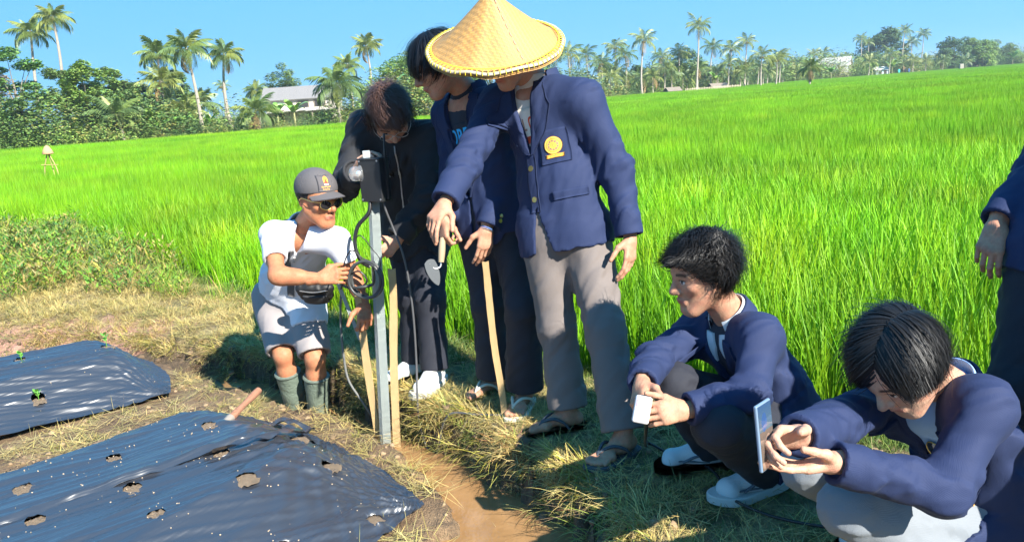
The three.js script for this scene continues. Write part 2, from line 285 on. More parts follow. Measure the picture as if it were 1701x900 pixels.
// ---------- plastic mulch over the planting beds ----------
const T_streak = dataTex(512, (u, v) => 0.5 + 0.3 * tile(u, v, 3) * 0.3 + 0.4 * n2(u * 40, Math.sin(v * tau) * 1.2) + 0.3 * n2(u * 95 + 7, Math.cos(v * tau) * 1.6));
const mPlastic = phy({ color: L(0.030, 0.034, 0.044), roughness: 0.33, metalness: 0.0, ior: 1.6, specularIntensity: 1, bumpMap: rep(T_streak, 0.8, 0.4), bumpScale: 0.0018, clearcoat: 0.9, clearcoatRoughness: 0.26 });
const bedTop = (B, u, v, tie) => {
  let h = bedProfile(B, u, v) + 0.012;
  const w = v * 2.6, q = u * 1.6 + 0.12 * w;
  h += 0.014 * n2(q * 2.6, w * 0.6 + 3) + 0.009 * (1 - Math.abs(n2(q * 5 - w * 0.8, w * 0.5)) * 1.6) + 0.0055 * (1 - Math.abs(n2(q * 15 + w * 1.1 + 4, w * 0.5)) * 1.7) + 0.0018 * n2(q * 30, w * 0.8);
  for (const [tu, tv, amp] of tie) { const du = (u - tu) * 1.6, dv = (v - tv) * 2.6 + 0.03, rr_ = Math.hypot(du, dv), an = Math.atan2(du, dv); h += amp * 0.6 * n2(an * 9, rr_ * 0.7 + tu * 9) * sstep(0.02, 0.14, rr_) * Math.exp(-rr_ * 2.2); }
  return h;
};
function bed(B, label, holes, tie, extra) {
  const G = thing('mulch_bed', label, 'planting bed', [0, 0, 0], 'plastic covered beds'), NU = 190, NV = 230, pos = [], uv = [], idx = [], inh = [];
  for (let j = 0; j <= NV; j++) for (let i = 0; i <= NU; i++) {
    const u = i / NU, v = (j / NV) ** 1.15; let [x, z] = inQ(B, u, v), hole = 0; const h0 = bedTop(B, u, v, tie); let y = h0;
    for (let k = 0; k < holes.length; k++) { const [hx, hz, R] = holes[k], dx = x - hx, dz = z - hz, d = Math.hypot(dx, dz), a = Math.atan2(dz, dx), rim = R * (1 + 0.09 * n2(Math.cos(a) * 1.3 + k * 5, Math.sin(a) * 1.3)); if (d < rim) { hole = 1; const m = rim / Math.max(d, 1e-4); x = hx + dx * m; z = hz + dz * m; } if (d < rim * 1.5) y += 0.008 * (1.5 - d / rim) * n2(Math.cos(a) * 2 + k, Math.sin(a) * 2); }
    pos.push(x, y, z); uv.push(u * 1.6, v * 2.6); inh.push(hole);
  }
  for (let j = 0; j < NV; j++) for (let i = 0; i < NU; i++) { const a = j * (NU + 1) + i, b = a + NU + 1; for (const t of [[a, b, a + 1], [a + 1, b, b + 1]]) if (!(inh[t[0]] && inh[t[1]] && inh[t[2]])) idx.push(...t); }
  part('plastic_sheet', geoFrom(pos, idx, uv), mPlastic, G);
  const mSoil = std({ color: L(0.46, 0.335, 0.225), roughness: 1, bumpMap: rep(T_soil, 2), bumpScale: 0.02 });
  for (const [hx, hz, R, y] of holes) { // soil heaped in each planting hole
    const p = [hx, y + 0.004, hz], q = [0.5, 0.5], ix = []; const S = 26, K = 5;
    for (let k = 1; k <= K; k++) for (let i = 0; i < S; i++) { const a = i / S * tau, r = R * 1.45 * k / K, x = hx + Math.cos(a) * r, z = hz + Math.sin(a) * r; p.push(x, y - 0.012 * (k / K) ** 3 + 0.008 * n2(x * 60, z * 60), z); q.push(0.5 + Math.cos(a) * k * 0.08, 0.5 + Math.sin(a) * k * 0.08); }
    for (let i = 0; i < S; i++) { const n = (i + 1) % S; ix.push(0, 1 + n, 1 + i); for (let k = 0; k < K - 1; k++) { const a = 1 + k * S + i, b = 1 + k * S + n; ix.push(a, b, a + S, b, b + S, a + S); } }
    part('planting_hole_soil', geoFrom(p, ix, q), mSoil, G);
  }
  return G;
}
const uvOf = (B, x, z) => { let b = [0, 0], m = 9; for (let i = 0; i <= 60; i++) for (let j = 0; j <= 80; j++) { const p = inQ(B, i / 60, j / 80), d = Math.hypot(p[0] - x, p[1] - z); if (d < m) { m = d; b = [i / 60, j / 80]; } } return b; };
const TIE1 = [[0, 0, 0.03], [0.5, 0.0, 0.03], [1, 0, 0.032], [0.3, 0.02, 0.012]], TIE2 = [[0.1, 0, 0.018], [1, 0, 0.022]];
const surf = (B, tie, x, z) => { const [u, v] = uvOf(B, x, z); return bedTop(B, u, v, tie); };
const H1 = [[-1.66, -3.56], [-1.91, -3.34], [-2.16, -3.11], [-1.47, -3.75], [-1.72, -3.08], [-1.96, -2.84], [-1.76, -2.58], [-1.25, -3.03], [-1.41, -3.33], [-1.19, -3.49], [-0.99, -3.23], [-0.8, -2.99], [-0.59, -2.74], [-1.07, -2.79], [-1.51, -2.79], [-1.32, -2.56], [-0.87, -2.53], [-1.55, -2.32], [-1.1, -2.2]].map(([x, z], i) => [x, z, 0.030 + 0.006 * ((i * 7) % 4) / 3, surf(BED1, TIE1, x, z) - 0.004]);
const H2 = [[-2.55, -4.72], [-2.67, -4.15], [-3.02, -4.6], [-3.1, -3.85]].map(([x, z]) => [x, z, 0.034, surf(BED2, TIE2, x, z) - 0.004]);
const bedA = bed(BED1, 'large front bed under wrinkled black plastic with many planting holes and a seam', H1, TIE1);
bed(BED2, 'back bed under black plastic carrying small green seedlings', H2, TIE2);
{ // seam where two widths of film overlap, and the loose loop of film on top
  const S = [[-0.95, -3.44], [-1.08, -3.25], [-1.31, -3.07], [-1.54, -2.86], [-1.74, -2.69], [-1.89, -2.57], [-2.2, -2.3]];
  const pts = []; for (let i = 0; i <= 60; i++) { const t = i / 60 * (S.length - 1), k = Math.min(S.length - 2, Math.floor(t)), q = t - k, x = mix(S[k][0], S[k + 1][0], q) + 0.004 * n2(i * 0.4, 1), z = mix(S[k][1], S[k + 1][1], q) + 0.004 * n2(i * 0.4, 7); pts.push(V(x, surf(BED1, TIE1, x, z) + 0.006, z)); }
  const pos = [], uv = [], idx = [], W = [-0.032, -0.016, -0.004, 0.004, 0.014, 0.028];
  pts.forEach((p, i) => { const a = pts[Math.max(0, i - 1)], b = pts[Math.min(60, i + 1)], d = b.clone().sub(a).normalize(), n = V(-d.z, 0, d.x); W.forEach((w, k) => { const ww = w * (1 + 0.5 * n2(i * 0.2, k)); pos.push(p.x + n.x * ww, p.y + [-0.008, 0.002, 0.014, 0.012, 0.001, -0.008][k] + 0.003 * n2(i * 0.5, k), p.z + n.z * ww); uv.push(k * 0.02, i * 0.04); }); });
  for (let i = 0; i < 60; i++) for (let k = 0; k < 5; k++) { const a = i * 6 + k; idx.push(a, a + 6, a + 1, a + 1, a + 6, a + 7); }
  part('film_seam', geoFrom(pos, idx, uv), mPlastic, bedA);
  const loop = [[-1.32, -3.02, 0.01], [-1.2, -3.05, 0.02], [-1.06, -3.16, 0.03], [-0.98, -3.32, 0.05], [-1.0, -3.46, 0.06], [-1.08, -3.5, 0.055], [-1.15, -3.4, 0.02]].map(([x, z, e]) => V(x, surf(BED1, TIE1, x, z) + e, z));
  const cv = new THREE.CatmullRomCurve3(loop), lp = [], lu = [], li = [];
  for (let i = 0; i <= 70; i++) { const p = cv.getPointAt(i / 70), t = cv.getTangentAt(i / 70), n = V(-t.z, 0.6 * n2(i * 0.1, 4), t.x).normalize(); for (let k = 0; k < 4; k++) { const w = (k / 3 - 0.5) * (0.05 + 0.02 * n2(i * 0.15, 3)); lp.push(p.x + n.x * w, p.y + n.y * w + 0.008 * Math.sin(k * 2.1 + i * 0.2), p.z + n.z * w); lu.push(k * 0.02, i * 0.02); } }
  for (let i = 0; i < 70; i++) for (let k = 0; k < 3; k++) { const a = i * 4 + k; li.push(a, a + 4, a + 1, a + 1, a + 4, a + 5); }
  part('film_loop', geoFrom(lp, li, lu), mPlastic, bedA);
}
// ---------- blades: rice, dry grass, weeds ----------
function blade(out, x, z, len, lean, az, w, seg, curve, y0 = 0) {
  const ca = Math.cos(az), sa = Math.sin(az), tw = az + rr(-0.9, 0.9), wx = -Math.sin(tw), wz = Math.cos(tw), b = out.pos.length / 3; let px = x, py = y0, pz = z;
  for (let i = 0; i <= seg; i++) {
    const t = i / seg, k = w * 0.5 * (i === seg ? 0 : Math.min(1, 0.75 + t) * (1 - t * t * 0.72));
    if (i === seg) out.pos.push(px, py, pz); else out.pos.push(px - wx * k, py, pz - wz * k, px + wx * k, py, pz + wz * k);
    const a = lean + curve * (t + 0.5 / seg) ** 1.6; px += ca * Math.sin(a) * len / seg; pz += sa * Math.sin(a) * len / seg; py += Math.cos(a) * len / seg;
  }
  for (let i = 0; i < seg; i++) { const a = b + i * 2; if (i === seg - 1) out.idx.push(a, a + 1, a + 2); else out.idx.push(a, a + 1, a + 2, a + 1, a + 3, a + 2); }
  const c = out.tint ? out.tint() : [1, 1, 1]; for (let i = 0; i < seg * 2 + 1; i++) out.col.push(...c);
}
const blades = (f, tint) => { const o = { pos: [], idx: [], col: [], tint }; f(o); return geoFrom(o.pos, o.idx, null, o.col); };
function scatter(name, geo, mat, list, kind = 'stuff') {
  const m = new THREE.InstancedMesh(geo, mat, list.length), M = new THREE.Matrix4(), Q = new THREE.Quaternion(), E = new THREE.Euler(), c = new THREE.Color();
  list.forEach((p, i) => { E.set(p.tx ?? 0, p.r ?? 0, p.tz ?? 0, 'YXZ'); Q.setFromEuler(E); const s = p.s ?? 1; M.compose(V(p.x, p.y, p.z), Q, V(s * (p.sx ?? 1), s * (p.sy ?? 1), s * (p.sx ?? 1))); m.setMatrixAt(i, M); c.setRGB(...(p.c ?? [1, 1, 1])); m.setColorAt(i, c); });
  m.name = name; m.userData = { kind }; m.castShadow = m.receiveShadow = true; scene.add(m); return m;
}
const leafTint = () => { const v = rr(0.75, 1.2), y = rr(-0.12, 0.16); return [v * (1 + y), v, v * (1 - y)]; };
const mBlade = phy({ color: L(1, 1, 1), vertexColors: true, roughness: 0.55, transmission: 0.35, thickness: 0, side: THREE.DoubleSide, specularIntensity: 0.4 });
const mDry = std({ color: L(1, 1, 1), vertexColors: true, roughness: 0.85, side: THREE.DoubleSide });
const riceClump = () => blades((o) => { for (let i = 0; i < 26; i++) { const a = rnd() * tau, r = Math.sqrt(rnd()) * 0.045; blade(o, Math.cos(a) * r, Math.sin(a) * r, rr(0.34, 0.58), rr(0.03, 0.2), a + rr(-0.5, 0.5), rr(0.007, 0.012), 5, rr(0.05, 0.75)); } }, leafTint);
const ricePatch = (n, size, w, seg, h0, h1) => blades((o) => { for (let i = 0; i < n; i++) blade(o, rr(-0.5, 0.5) * size, rr(-0.5, 0.5) * size, rr(h0, h1), rr(0.02, 0.16), rnd() * tau, w * rr(0.8, 1.3), seg, rr(0.05, 0.45)); }, leafTint);
const riceCol = (x, z) => { const a = fbm2(x * 0.16, z * 0.16), b = fbm2(x * 1.1, z * 1.1, 2), v = 1 + 0.34 * a + 0.26 * b + rr(-0.12, 0.12), y = Math.max(0, fbm2(x * 0.5 + 20, z * 0.5, 3)) * 0.5; return [0.185 * v * (1 + 0.35 * b + y), 0.43 * v * (1 - 0.1 * y), 0.009 * v + 0.015 * y]; };
const inField = (x, z, m = 0) => z > farZ(x) + m && sdLine(RICE, x, z) > 0.03;
const inView = (x, z, m) => Math.abs(x) < -z * 0.82 + m;
{
  const near = [[], [], [], []];
  for (let x = -9; x < 9; x += 0.125) for (let z = -11.2; z < -0.5; z += 0.125) {
    const px = x + rr(-0.05, 0.05), pz = z + rr(-0.05, 0.05);
    if (!inView(px, pz, 1.2) || !inField(px, pz)) continue;
    const gap = fbm2(px * 0.9 + 9, pz * 0.9, 2); if (gap < -0.42 && rnd() < 0.6) continue;
    const e = sstep(0.0, 0.5, sdLine(RICE, px, pz));
    near[Math.floor(rnd() * 4)].push({ x: px, y: -0.13, z: pz, r: rnd() * tau, s: rr(0.82, 1.1) * mix(0.85, 1, e), c: riceCol(px, pz), tx: rr(-0.08, 0.08), tz: rr(-0.08, 0.08) });
  }
  near.forEach((l, i) => scatter(numbered('rice_plants'), riceClump(), mBlade, l));
  const mid = [[], []], far = [[], []];
  for (let x = -34; x < 36; x += 0.5) for (let z = -40; z < -11.0; z += 0.5) { if (!inView(x, z, 2) || !inField(x, z)) continue; mid[Math.floor(rnd() * 2)].push({ x: x + rr(-0.1, 0.1), y: -0.12, z: z + rr(-0.1, 0.1), r: rnd() * tau, s: rr(0.92, 1.08), sy: rr(0.9, 1.12), c: riceCol(x, z) }); }
  mid.forEach((l, i) => scatter(numbered('rice_plants'), ricePatch(360, 0.62, 0.0085, 3, 0.36, 0.56), mBlade, l));
  for (let x = -70; x < 230; x += 2.4) for (let z = -300; z < -39.5; z += 2.4) { if (!inView(x, z, 6) || z < farZ(x)) continue; far[Math.floor(rnd() * 2)].push({ x: x + rr(-0.3, 0.3), y: -0.12, z: z + rr(-0.3, 0.3), r: rnd() * tau, sy: rr(0.88, 1.15), c: riceCol(x, z) }); }
  far.forEach((l, i) => scatter(numbered('rice_plants'), ricePatch(1500, 3.0, 0.026, 2, 0.38, 0.54), mBlade, l));
}
// ---------- grass and straw on the bund ----------
const tuft = (n, h0, h1, w, spread, c0, c1) => blades((o) => { for (let i = 0; i < n; i++) { const a = rnd() * tau, r = Math.sqrt(rnd()) * spread; blade(o, Math.cos(a) * r, Math.sin(a) * r, rr(h0, h1), rr(0.2, 0.95), a + rr(-0.8, 0.8), w * rr(0.7, 1.3), 4, rr(c0, c1)); } }, leafTint);
const straw = (n) => blades((o) => { for (let i = 0; i < n; i++) blade(o, rr(-0.06, 0.06), rr(-0.06, 0.06), rr(0.06, 0.2), rr(1.2, 1.6), rnd() * tau, rr(0.002, 0.0045), 3, rr(-0.3, 0.25), rr(0.004, 0.03)); }, leafTint);
{
  const dryG = [[], []], grn = [[], []], st = [[], []], hang = [[], []];
  const dryC = () => { const v = rr(0.75, 1.2), g = rr(0, 1); return [mix(0.56, 0.38, g) * v, mix(0.42, 0.33, g) * v, mix(0.17, 0.09, g) * v]; };
  const grnC = () => { const v = rr(0.7, 1.2), g = rr(0, 1); return [mix(0.09, 0.22, g) * v, mix(0.18, 0.27, g) * v, mix(0.045, 0.05, g) * v]; };
  const bareAt = (x, z) => fbm2(x * 1.6 + 4, z * 1.6, 2);
  for (let i = 0; i < 60000; i++) {
    const z = -1.0 - 7.8 * Math.pow(rnd(), 1.0), x = rr(-6.5, 2.6); if (!inView(x, z, 1.3)) continue;
    const s = sdLine(BUND, x, z), r = sdLine(RICE, x, z); if (s < -0.02 || r > 0.12) continue; const slope = s < 0.1;
    const y = groundH(x, z) - 0.005, bare = bareAt(x, z), right = sstep(-0.2, 0.6, x), edge = sstep(-0.45, -0.02, r), left = sstep(-1.8, -2.6, x);
    if (bare > 0.25 && rnd() < 0.75) continue;
    const pG = sat(0.08 + 0.75 * edge + 0.34 * right - 0.12 * left + bareAt(x + 9, z) * 0.5);
    const p = { x, y, z, r: rnd() * tau, s: rr(0.55, 1.15) };
    if (slope) { if (rnd() < 0.45) continue; p.c = dryC().map((v) => v * rr(0.5, 1)); st[i & 1].push(p); }
    else if (rnd() < pG) { p.c = grnC(); p.s *= mix(0.8, 1.25, edge) * mix(1, 0.72, right); grn[i & 1].push(p); }
    else if (rnd() < 0.5) { p.c = dryC(); p.s *= mix(1, 0.75, right); dryG[i & 1].push(p); }
    else { p.c = dryC(); st[i & 1].push(p); }
  }
  for (let i = 0; i < 3400; i++) { // fringe hanging over the ditch
    const t = rnd(), n = BUND.length, k = 2 + Math.floor(t * (n - 5)), q = rnd(), x0 = mix(BUND[k][0], BUND[k + 1][0], q), z0 = mix(BUND[k][1], BUND[k + 1][1], q), dx = BUND[k + 1][0] - BUND[k][0], dz = BUND[k + 1][1] - BUND[k][1], l = Math.hypot(dx, dz), o = rr(-0.02, 0.09), x = x0 + dz / l * o, z = z0 - dx / l * o;
    if (rnd() > l * 2.2 || fbm2(x * 2.3 + 3, z * 2.3, 2) < 0.02 && rnd() < 0.8) continue;
    const g = rnd() < 0.22; hang[i & 1].push({ x, y: groundH(x, z) - rr(0, 0.015), z, r: Math.atan2(dz, -dx) + Math.PI / 2 + rr(-1.7, 1.7), s: rr(0.35, 1.1), c: g ? grnC().map((v, j) => v * [2.0, 1.4, 1][j]) : dryC() });
  }
  // straw and a few stalks on the soil by the beds
  for (let i = 0; i < 5200; i++) { const x = rr(-5, 0.3), z = rr(-6, -2.2), s = sdLine(BUND, x, z), w = sdLine(BANK, x, z); if (s > 0.02 || w > 0.05 || !inView(x, z, 0.8)) continue; if (inside(PB[0], x, z) > -0.02 || inside(PB[1], x, z) > -0.02) continue; const d = fbm2(x * 2.2, z * 2.2, 2); if (d < -0.12 && rnd() < 0.8) continue; st[i & 1].push({ x, y: groundH(x, z), z, r: rnd() * tau, s: rr(0.5, 1), c: dryC() }); if (rnd() < 0.12) grn[i & 1].push({ x, y: groundH(x, z), z, r: rnd() * tau, s: rr(0.3, 0.7), c: grnC().map((v, j) => v * [2, 1.5, 1][j]) }); }
  const nm = (b, i) => b + (i ? '_001' : '');
  dryG.forEach((l, i) => scatter(nm('dry_grass', i), tuft(18, 0.03, 0.10, 0.0028, 0.035, 0.3, 1.3), mDry, l));
  grn.forEach((l, i) => scatter(nm('green_grass', i), tuft(16, 0.03, 0.10, 0.0032, 0.035, 0.3, 1.3), mBlade, l));
  st.forEach((l, i) => scatter(nm('straw_litter', i), straw(12), mDry, l));
  hang.forEach((l, i) => scatter(nm('hanging_grass', i), blades((o) => { for (let k = 0; k < 13; k++) blade(o, rr(-0.04, 0.04), rr(-0.05, 0.05), rr(0.04, 0.17), rr(0.7, 1.5), rr(-0.8, 0.8), rr(0.0028, 0.0045), 5, rr(0.2, 1.6)); }, leafTint), mDry, l));
  // broad-leaved weeds between the bund and the rice on the left
  const leafG = (n) => blades((o) => { for (let i = 0; i < n; i++) { const a = rnd() * tau, h = rr(0.05, 0.3), r = rr(0, 0.12); blade(o, Math.cos(a) * r, Math.sin(a) * r, rr(0.045, 0.1), rr(0.4, 1.3), a + rr(-1, 1), rr(0.011, 0.026), 4, rr(0.2, 1.1), h * (1 - r * 3)); } }, leafTint);
  const wd = [[], []], tall = [[], []];
  for (let i = 0; i < 5200; i++) { const x = rr(-8, 1.2), z = rr(-11, -3.4), r = sdLine(RICE, x, z), s = sdLine(BUND, x, z); if (s < 0.55 || r > 0.15 || !inView(x, z, 1)) continue; const big = sstep(-2.4, -3.6, x), den = fbm2(x * 0.9, z * 0.9 + 4, 2) + big * 0.5 - sstep(-0.9, -1.6, r) * (1 - big) - 0.5 * sstep(1.4, 0.6, s); if (den < 0.08) continue; wd[i & 1].push({ x, y: groundH(x, z) + rr(-0.04, 0.06 * big), z, r: rnd() * tau, s: rr(0.4, 1.0) * mix(0.6, 1.05, big), c: pick([[0.12, 0.27, 0.04], [0.18, 0.35, 0.04], [0.28, 0.40, 0.045], [0.36, 0.36, 0.08], [0.34, 0.28, 0.10], [0.09, 0.20, 0.05]]) }); if (rnd() < 0.55) tall[i & 1].push({ x: x + rr(-0.1, 0.1), y: groundH(x, z) - 0.02, z: z + rr(-0.1, 0.1), r: rnd() * tau, s: rr(0.5, 1.1), c: pick([[0.20, 0.38, 0.04], [0.22, 0.42, 0.03], [0.30, 0.40, 0.05], [0.46, 0.38, 0.13], [0.40, 0.31, 0.12]]) }); }
  tall.forEach((l, i) => scatter(nm('tall_weed_grass', i), tuft(20, 0.15, 0.42, 0.005, 0.05, 0.2, 0.9), mBlade, l));
  wd.forEach((l, i) => scatter(nm('leafy_weeds', i), leafG(26), mBlade, l));
}

{ // clods and crumbs of soil, straw floating on the ditch
  const clod = (r) => { const g = new THREE.IcosahedronGeometry(r, 1), P = g.attributes.position; for (let i = 0; i < P.count; i++) { const k = 1 + 0.35 * n3(P.getX(i) / r * 1.3, P.getY(i) / r * 1.3 + r * 900, P.getZ(i) / r * 1.3); P.setXYZ(i, P.getX(i) * k, P.getY(i) * k * 0.75, P.getZ(i) * k); } g.deleteAttribute('uv'); g.deleteAttribute('normal'); const m = mergeVertices(g); m.computeVertexNormals(); return m; };
  const mClod = std({ color: L(1, 1, 1), roughness: 1 }), soil = [], crumbs = [], fl = [];
  for (let i = 0; i < 9000; i++) {
    const x = rr(-5, 1.6), z = rr(-6.2, -1.8), s = sdLine(BUND, x, z), w = sdLine(BANK, x, z); if (!inView(x, z, 0.6) || inside(PB[0], x, z) > 0 || inside(PB[1], x, z) > 0) continue;
    const face = s > -0.09 && s < 0.06; if (s > 0.06 && rnd() < 0.8) continue; if (s <= -0.09 && w > 0.03) continue; if (!face && s < 0 && fbm2(x * 3, z * 3, 2) < -0.1) continue;
    const y = groundH(x, z), d = rr(0.55, 1.15); soil.push({ x, y: y + 0.001, z, r: rnd() * tau, tx: rr(-1, 1), s: rr(0.3, 1.2) ** 1.6 * (face ? 1.5 : 1), c: face ? [0.17 * d, 0.115 * d, 0.07 * d] : [0.30 * d, 0.205 * d, 0.12 * d] });
  }
  for (const [B, tie, n] of [[BED1, TIE1, 620], [BED2, TIE2, 240]]) for (let i = 0; i < n; i++) { const u = rr(0.03, 0.97), v = rr(0.01, 0.75), [x, z] = inQ(B, u, v), near = (B === BED1 ? H1 : H2).some((h) => Math.hypot(h[0] - x, h[1] - z) < 0.12); if (!near && (rnd() < 0.4 || fbm2(x * 3, z * 3, 2) < 0.1)) continue; const d = rr(0.8, 1.2); crumbs.push({ x, y: bedTop(B, u, v, tie) + 0.001, z, r: rnd() * tau, s: rr(0.07, 0.24), c: [0.46 * d, 0.35 * d, 0.24 * d] }); }
  for (let i = 0; i < 700; i++) { const x = rr(-2, 0.6), z = rr(-4.8, -2), s = sdLine(BUND, x, z), w = sdLine(BANK, x, z); if (s > 0 || w < 0.04 || rnd() < 0.75) continue; fl.push({ x, y: -0.219, z, r: rnd() * tau, s: rr(0.3, 0.7), sy: 0.25, c: [0.45, 0.36, 0.18] }); }
  scatter('soil_clods', clod(0.014), mClod, soil); scatter('soil_crumbs', clod(0.014), mClod, crumbs); scatter('floating_straw', straw(4), mDry, fl);
}
// ---------- skeletons: joints in metres ----------
const POSE = {
  hat: { pelvis: [0.237, 0.879, -3.342], hipL: [0.324, 0.839, -3.327], hipR: [0.146, 0.857, -3.358], kneeL: [0.364, 0.457, -3.105], kneeR: [0.178, 0.438, -3.285], ankL: [0.4, 0.06, -2.917], ankR: [0.204, 0.06, -3.209], toeL: [0.259, 0.012, -2.804], toeR: [0.008, 0.012, -3.173], neck: [0.164, 1.49, -3.457], head: [0.031, 1.585, -3.396], shL: [0.345, 1.384, -3.31], shR: [-0.01, 1.392, -3.56], elL: [0.465, 1.09, -3.26], wrL: [0.492, 0.81, -3.17], haL: [0.475, 0.645, -3.11], elR: [-0.166, 1.157, -3.219], wrR: [-0.248, 1.023, -3.067], haR: [-0.327, 0.932, -2.965] },
  second: { pelvis: [-0.073, 0.895, -3.714], hipL: [0.01, 0.856, -3.706], hipR: [-0.157, 0.858, -3.768], kneeL: [0.036, 0.472, -3.477], kneeR: [-0.123, 0.45, -3.677], ankL: [0.021, 0.06, -3.502], ankR: [-0.122, 0.06, -3.71], toeL: [-0.024, 0.012, -3.378], toeR: [-0.219, 0.012, -3.631], neck: [-0.151, 1.472, -3.76], head: [-0.277, 1.578, -3.671], shL: [-0.01, 1.373, -3.677], shR: [-0.25, 1.367, -3.86], elL: [-0.014, 1.041, -3.642], wrL: [-0.103, 0.835, -3.533], haL: [-0.127, 0.681, -3.5], elR: [-0.256, 1.039, -3.827], wrR: [-0.301, 0.879, -3.64], haR: [-0.317, 0.729, -3.61] },
  black: { pelvis: [-0.501, 0.788, -4.213], hipL: [-0.421, 0.759, -4.156], hipR: [-0.574, 0.768, -4.209], kneeL: [-0.432, 0.422, -3.927], kneeR: [-0.533, 0.419, -4.029], ankL: [-0.434, 0.06, -3.861], ankR: [-0.55, 0.06, -4.017], toeL: [-0.473, 0.012, -3.762], toeR: [-0.618, 0.012, -3.957], neck: [-0.522, 1.322, -4.075], head: [-0.548, 1.365, -3.962], shL: [-0.364, 1.243, -4.038], shR: [-0.704, 1.313, -4.094], elL: [-0.386, 0.958, -3.892], wrL: [-0.556, 0.767, -3.809], haL: [-0.649, 0.683, -3.78], elR: [-0.815, 1.03, -3.97], wrR: [-0.712, 1.12, -3.83], haR: [-0.655, 1.205, -3.8] },
  farmer: { pelvis: [-1.252, 0.427, -4.266], hipL: [-1.149, 0.416, -4.223], hipR: [-1.358, 0.411, -4.304], kneeL: [-1.08, 0.127, -4.015], kneeR: [-1.266, 0.139, -4.079], ankL: [-1.13, -0.33, -4.1], ankR: [-1.26, -0.33, -4.2], toeL: [-1.03, -0.39, -3.95], toeR: [-1.15, -0.39, -4.06], neck: [-1.016, 0.861, -3.891], head: [-0.909, 1.0, -3.799], shL: [-0.833, 0.795, -3.795], shR: [-1.159, 0.842, -3.826], elL: [-0.793, 0.615, -3.816], wrL: [-0.729, 0.477, -3.704], haL: [-0.719, 0.431, -3.652], elR: [-1.102, 0.672, -3.624], wrR: [-0.9, 0.647, -3.619], haR: [-0.786, 0.656, -3.621] },
  curly: { pelvis: [0.956, 0.207, -2.702], hipL: [0.922, 0.186, -2.635], hipR: [0.925, 0.178, -2.777], kneeL: [0.617, 0.363, -2.306], kneeR: [0.546, 0.382, -2.617], ankL: [0.842, 0.07, -2.546], ankR: [0.708, 0.07, -2.753], toeL: [0.732, 0.015, -2.505], toeR: [0.613, 0.015, -2.754], neck: [0.746, 0.618, -2.67], head: [0.653, 0.777, -2.643], shL: [0.812, 0.58, -2.518], shR: [0.687, 0.51, -2.851], elL: [0.735, 0.438, -2.364], wrL: [0.503, 0.427, -2.3], haL: [0.401, 0.439, -2.261], elR: [0.471, 0.481, -2.619], wrR: [0.397, 0.468, -2.432], haR: [0.357, 0.423, -2.319] },
  phone: { pelvis: [1.313, 0.171, -2.028], hipL: [1.272, 0.15, -1.972], hipR: [1.285, 0.154, -2.096], kneeL: [0.83, 0.325, -1.837], kneeR: [0.819, 0.317, -2.091], ankL: [1.17, 0.07, -1.84], ankR: [1.12, 0.07, -2.14], toeL: [0.98, 0.015, -1.8], toeR: [0.93, 0.015, -2.12], neck: [1.133, 0.59, -1.967], head: [0.955, 0.7, -1.86], shL: [1.13, 0.6, -1.8], shR: [1.049, 0.496, -2.11], elL: [0.983, 0.443, -1.689], wrL: [0.71, 0.545, -1.67], haL: [0.532, 0.544, -1.649], elR: [0.783, 0.557, -1.847], wrR: [0.634, 0.605, -1.694], haR: [0.549, 0.628, -1.648] },
  edge: { pelvis: [1.67, 0.9, -2.2], hipL: [1.7, 0.87, -2.12], hipR: [1.6, 0.87, -2.28], kneeL: [1.62, 0.47, -2.05], kneeR: [1.49, 0.47, -2.2], ankL: [1.66, 0.06, -2.1], ankR: [1.54, 0.06, -2.26], toeL: [1.5, 0.012, -2.0], toeR: [1.37, 0.012, -2.16], neck: [1.83, 1.5, -2.28], head: [1.77, 1.66, -2.25], shL: [1.91, 1.42, -2.11], shR: [1.72, 1.42, -2.42], elL: [2.01, 1.14, -2.07], wrL: [1.93, 0.92, -1.98], haL: [1.88, 0.78, -1.92], elR: [1.7, 1.12, -2.46], wrR: [1.475, 0.93, -2.34], haR: [1.395, 0.79, -2.27] },
};
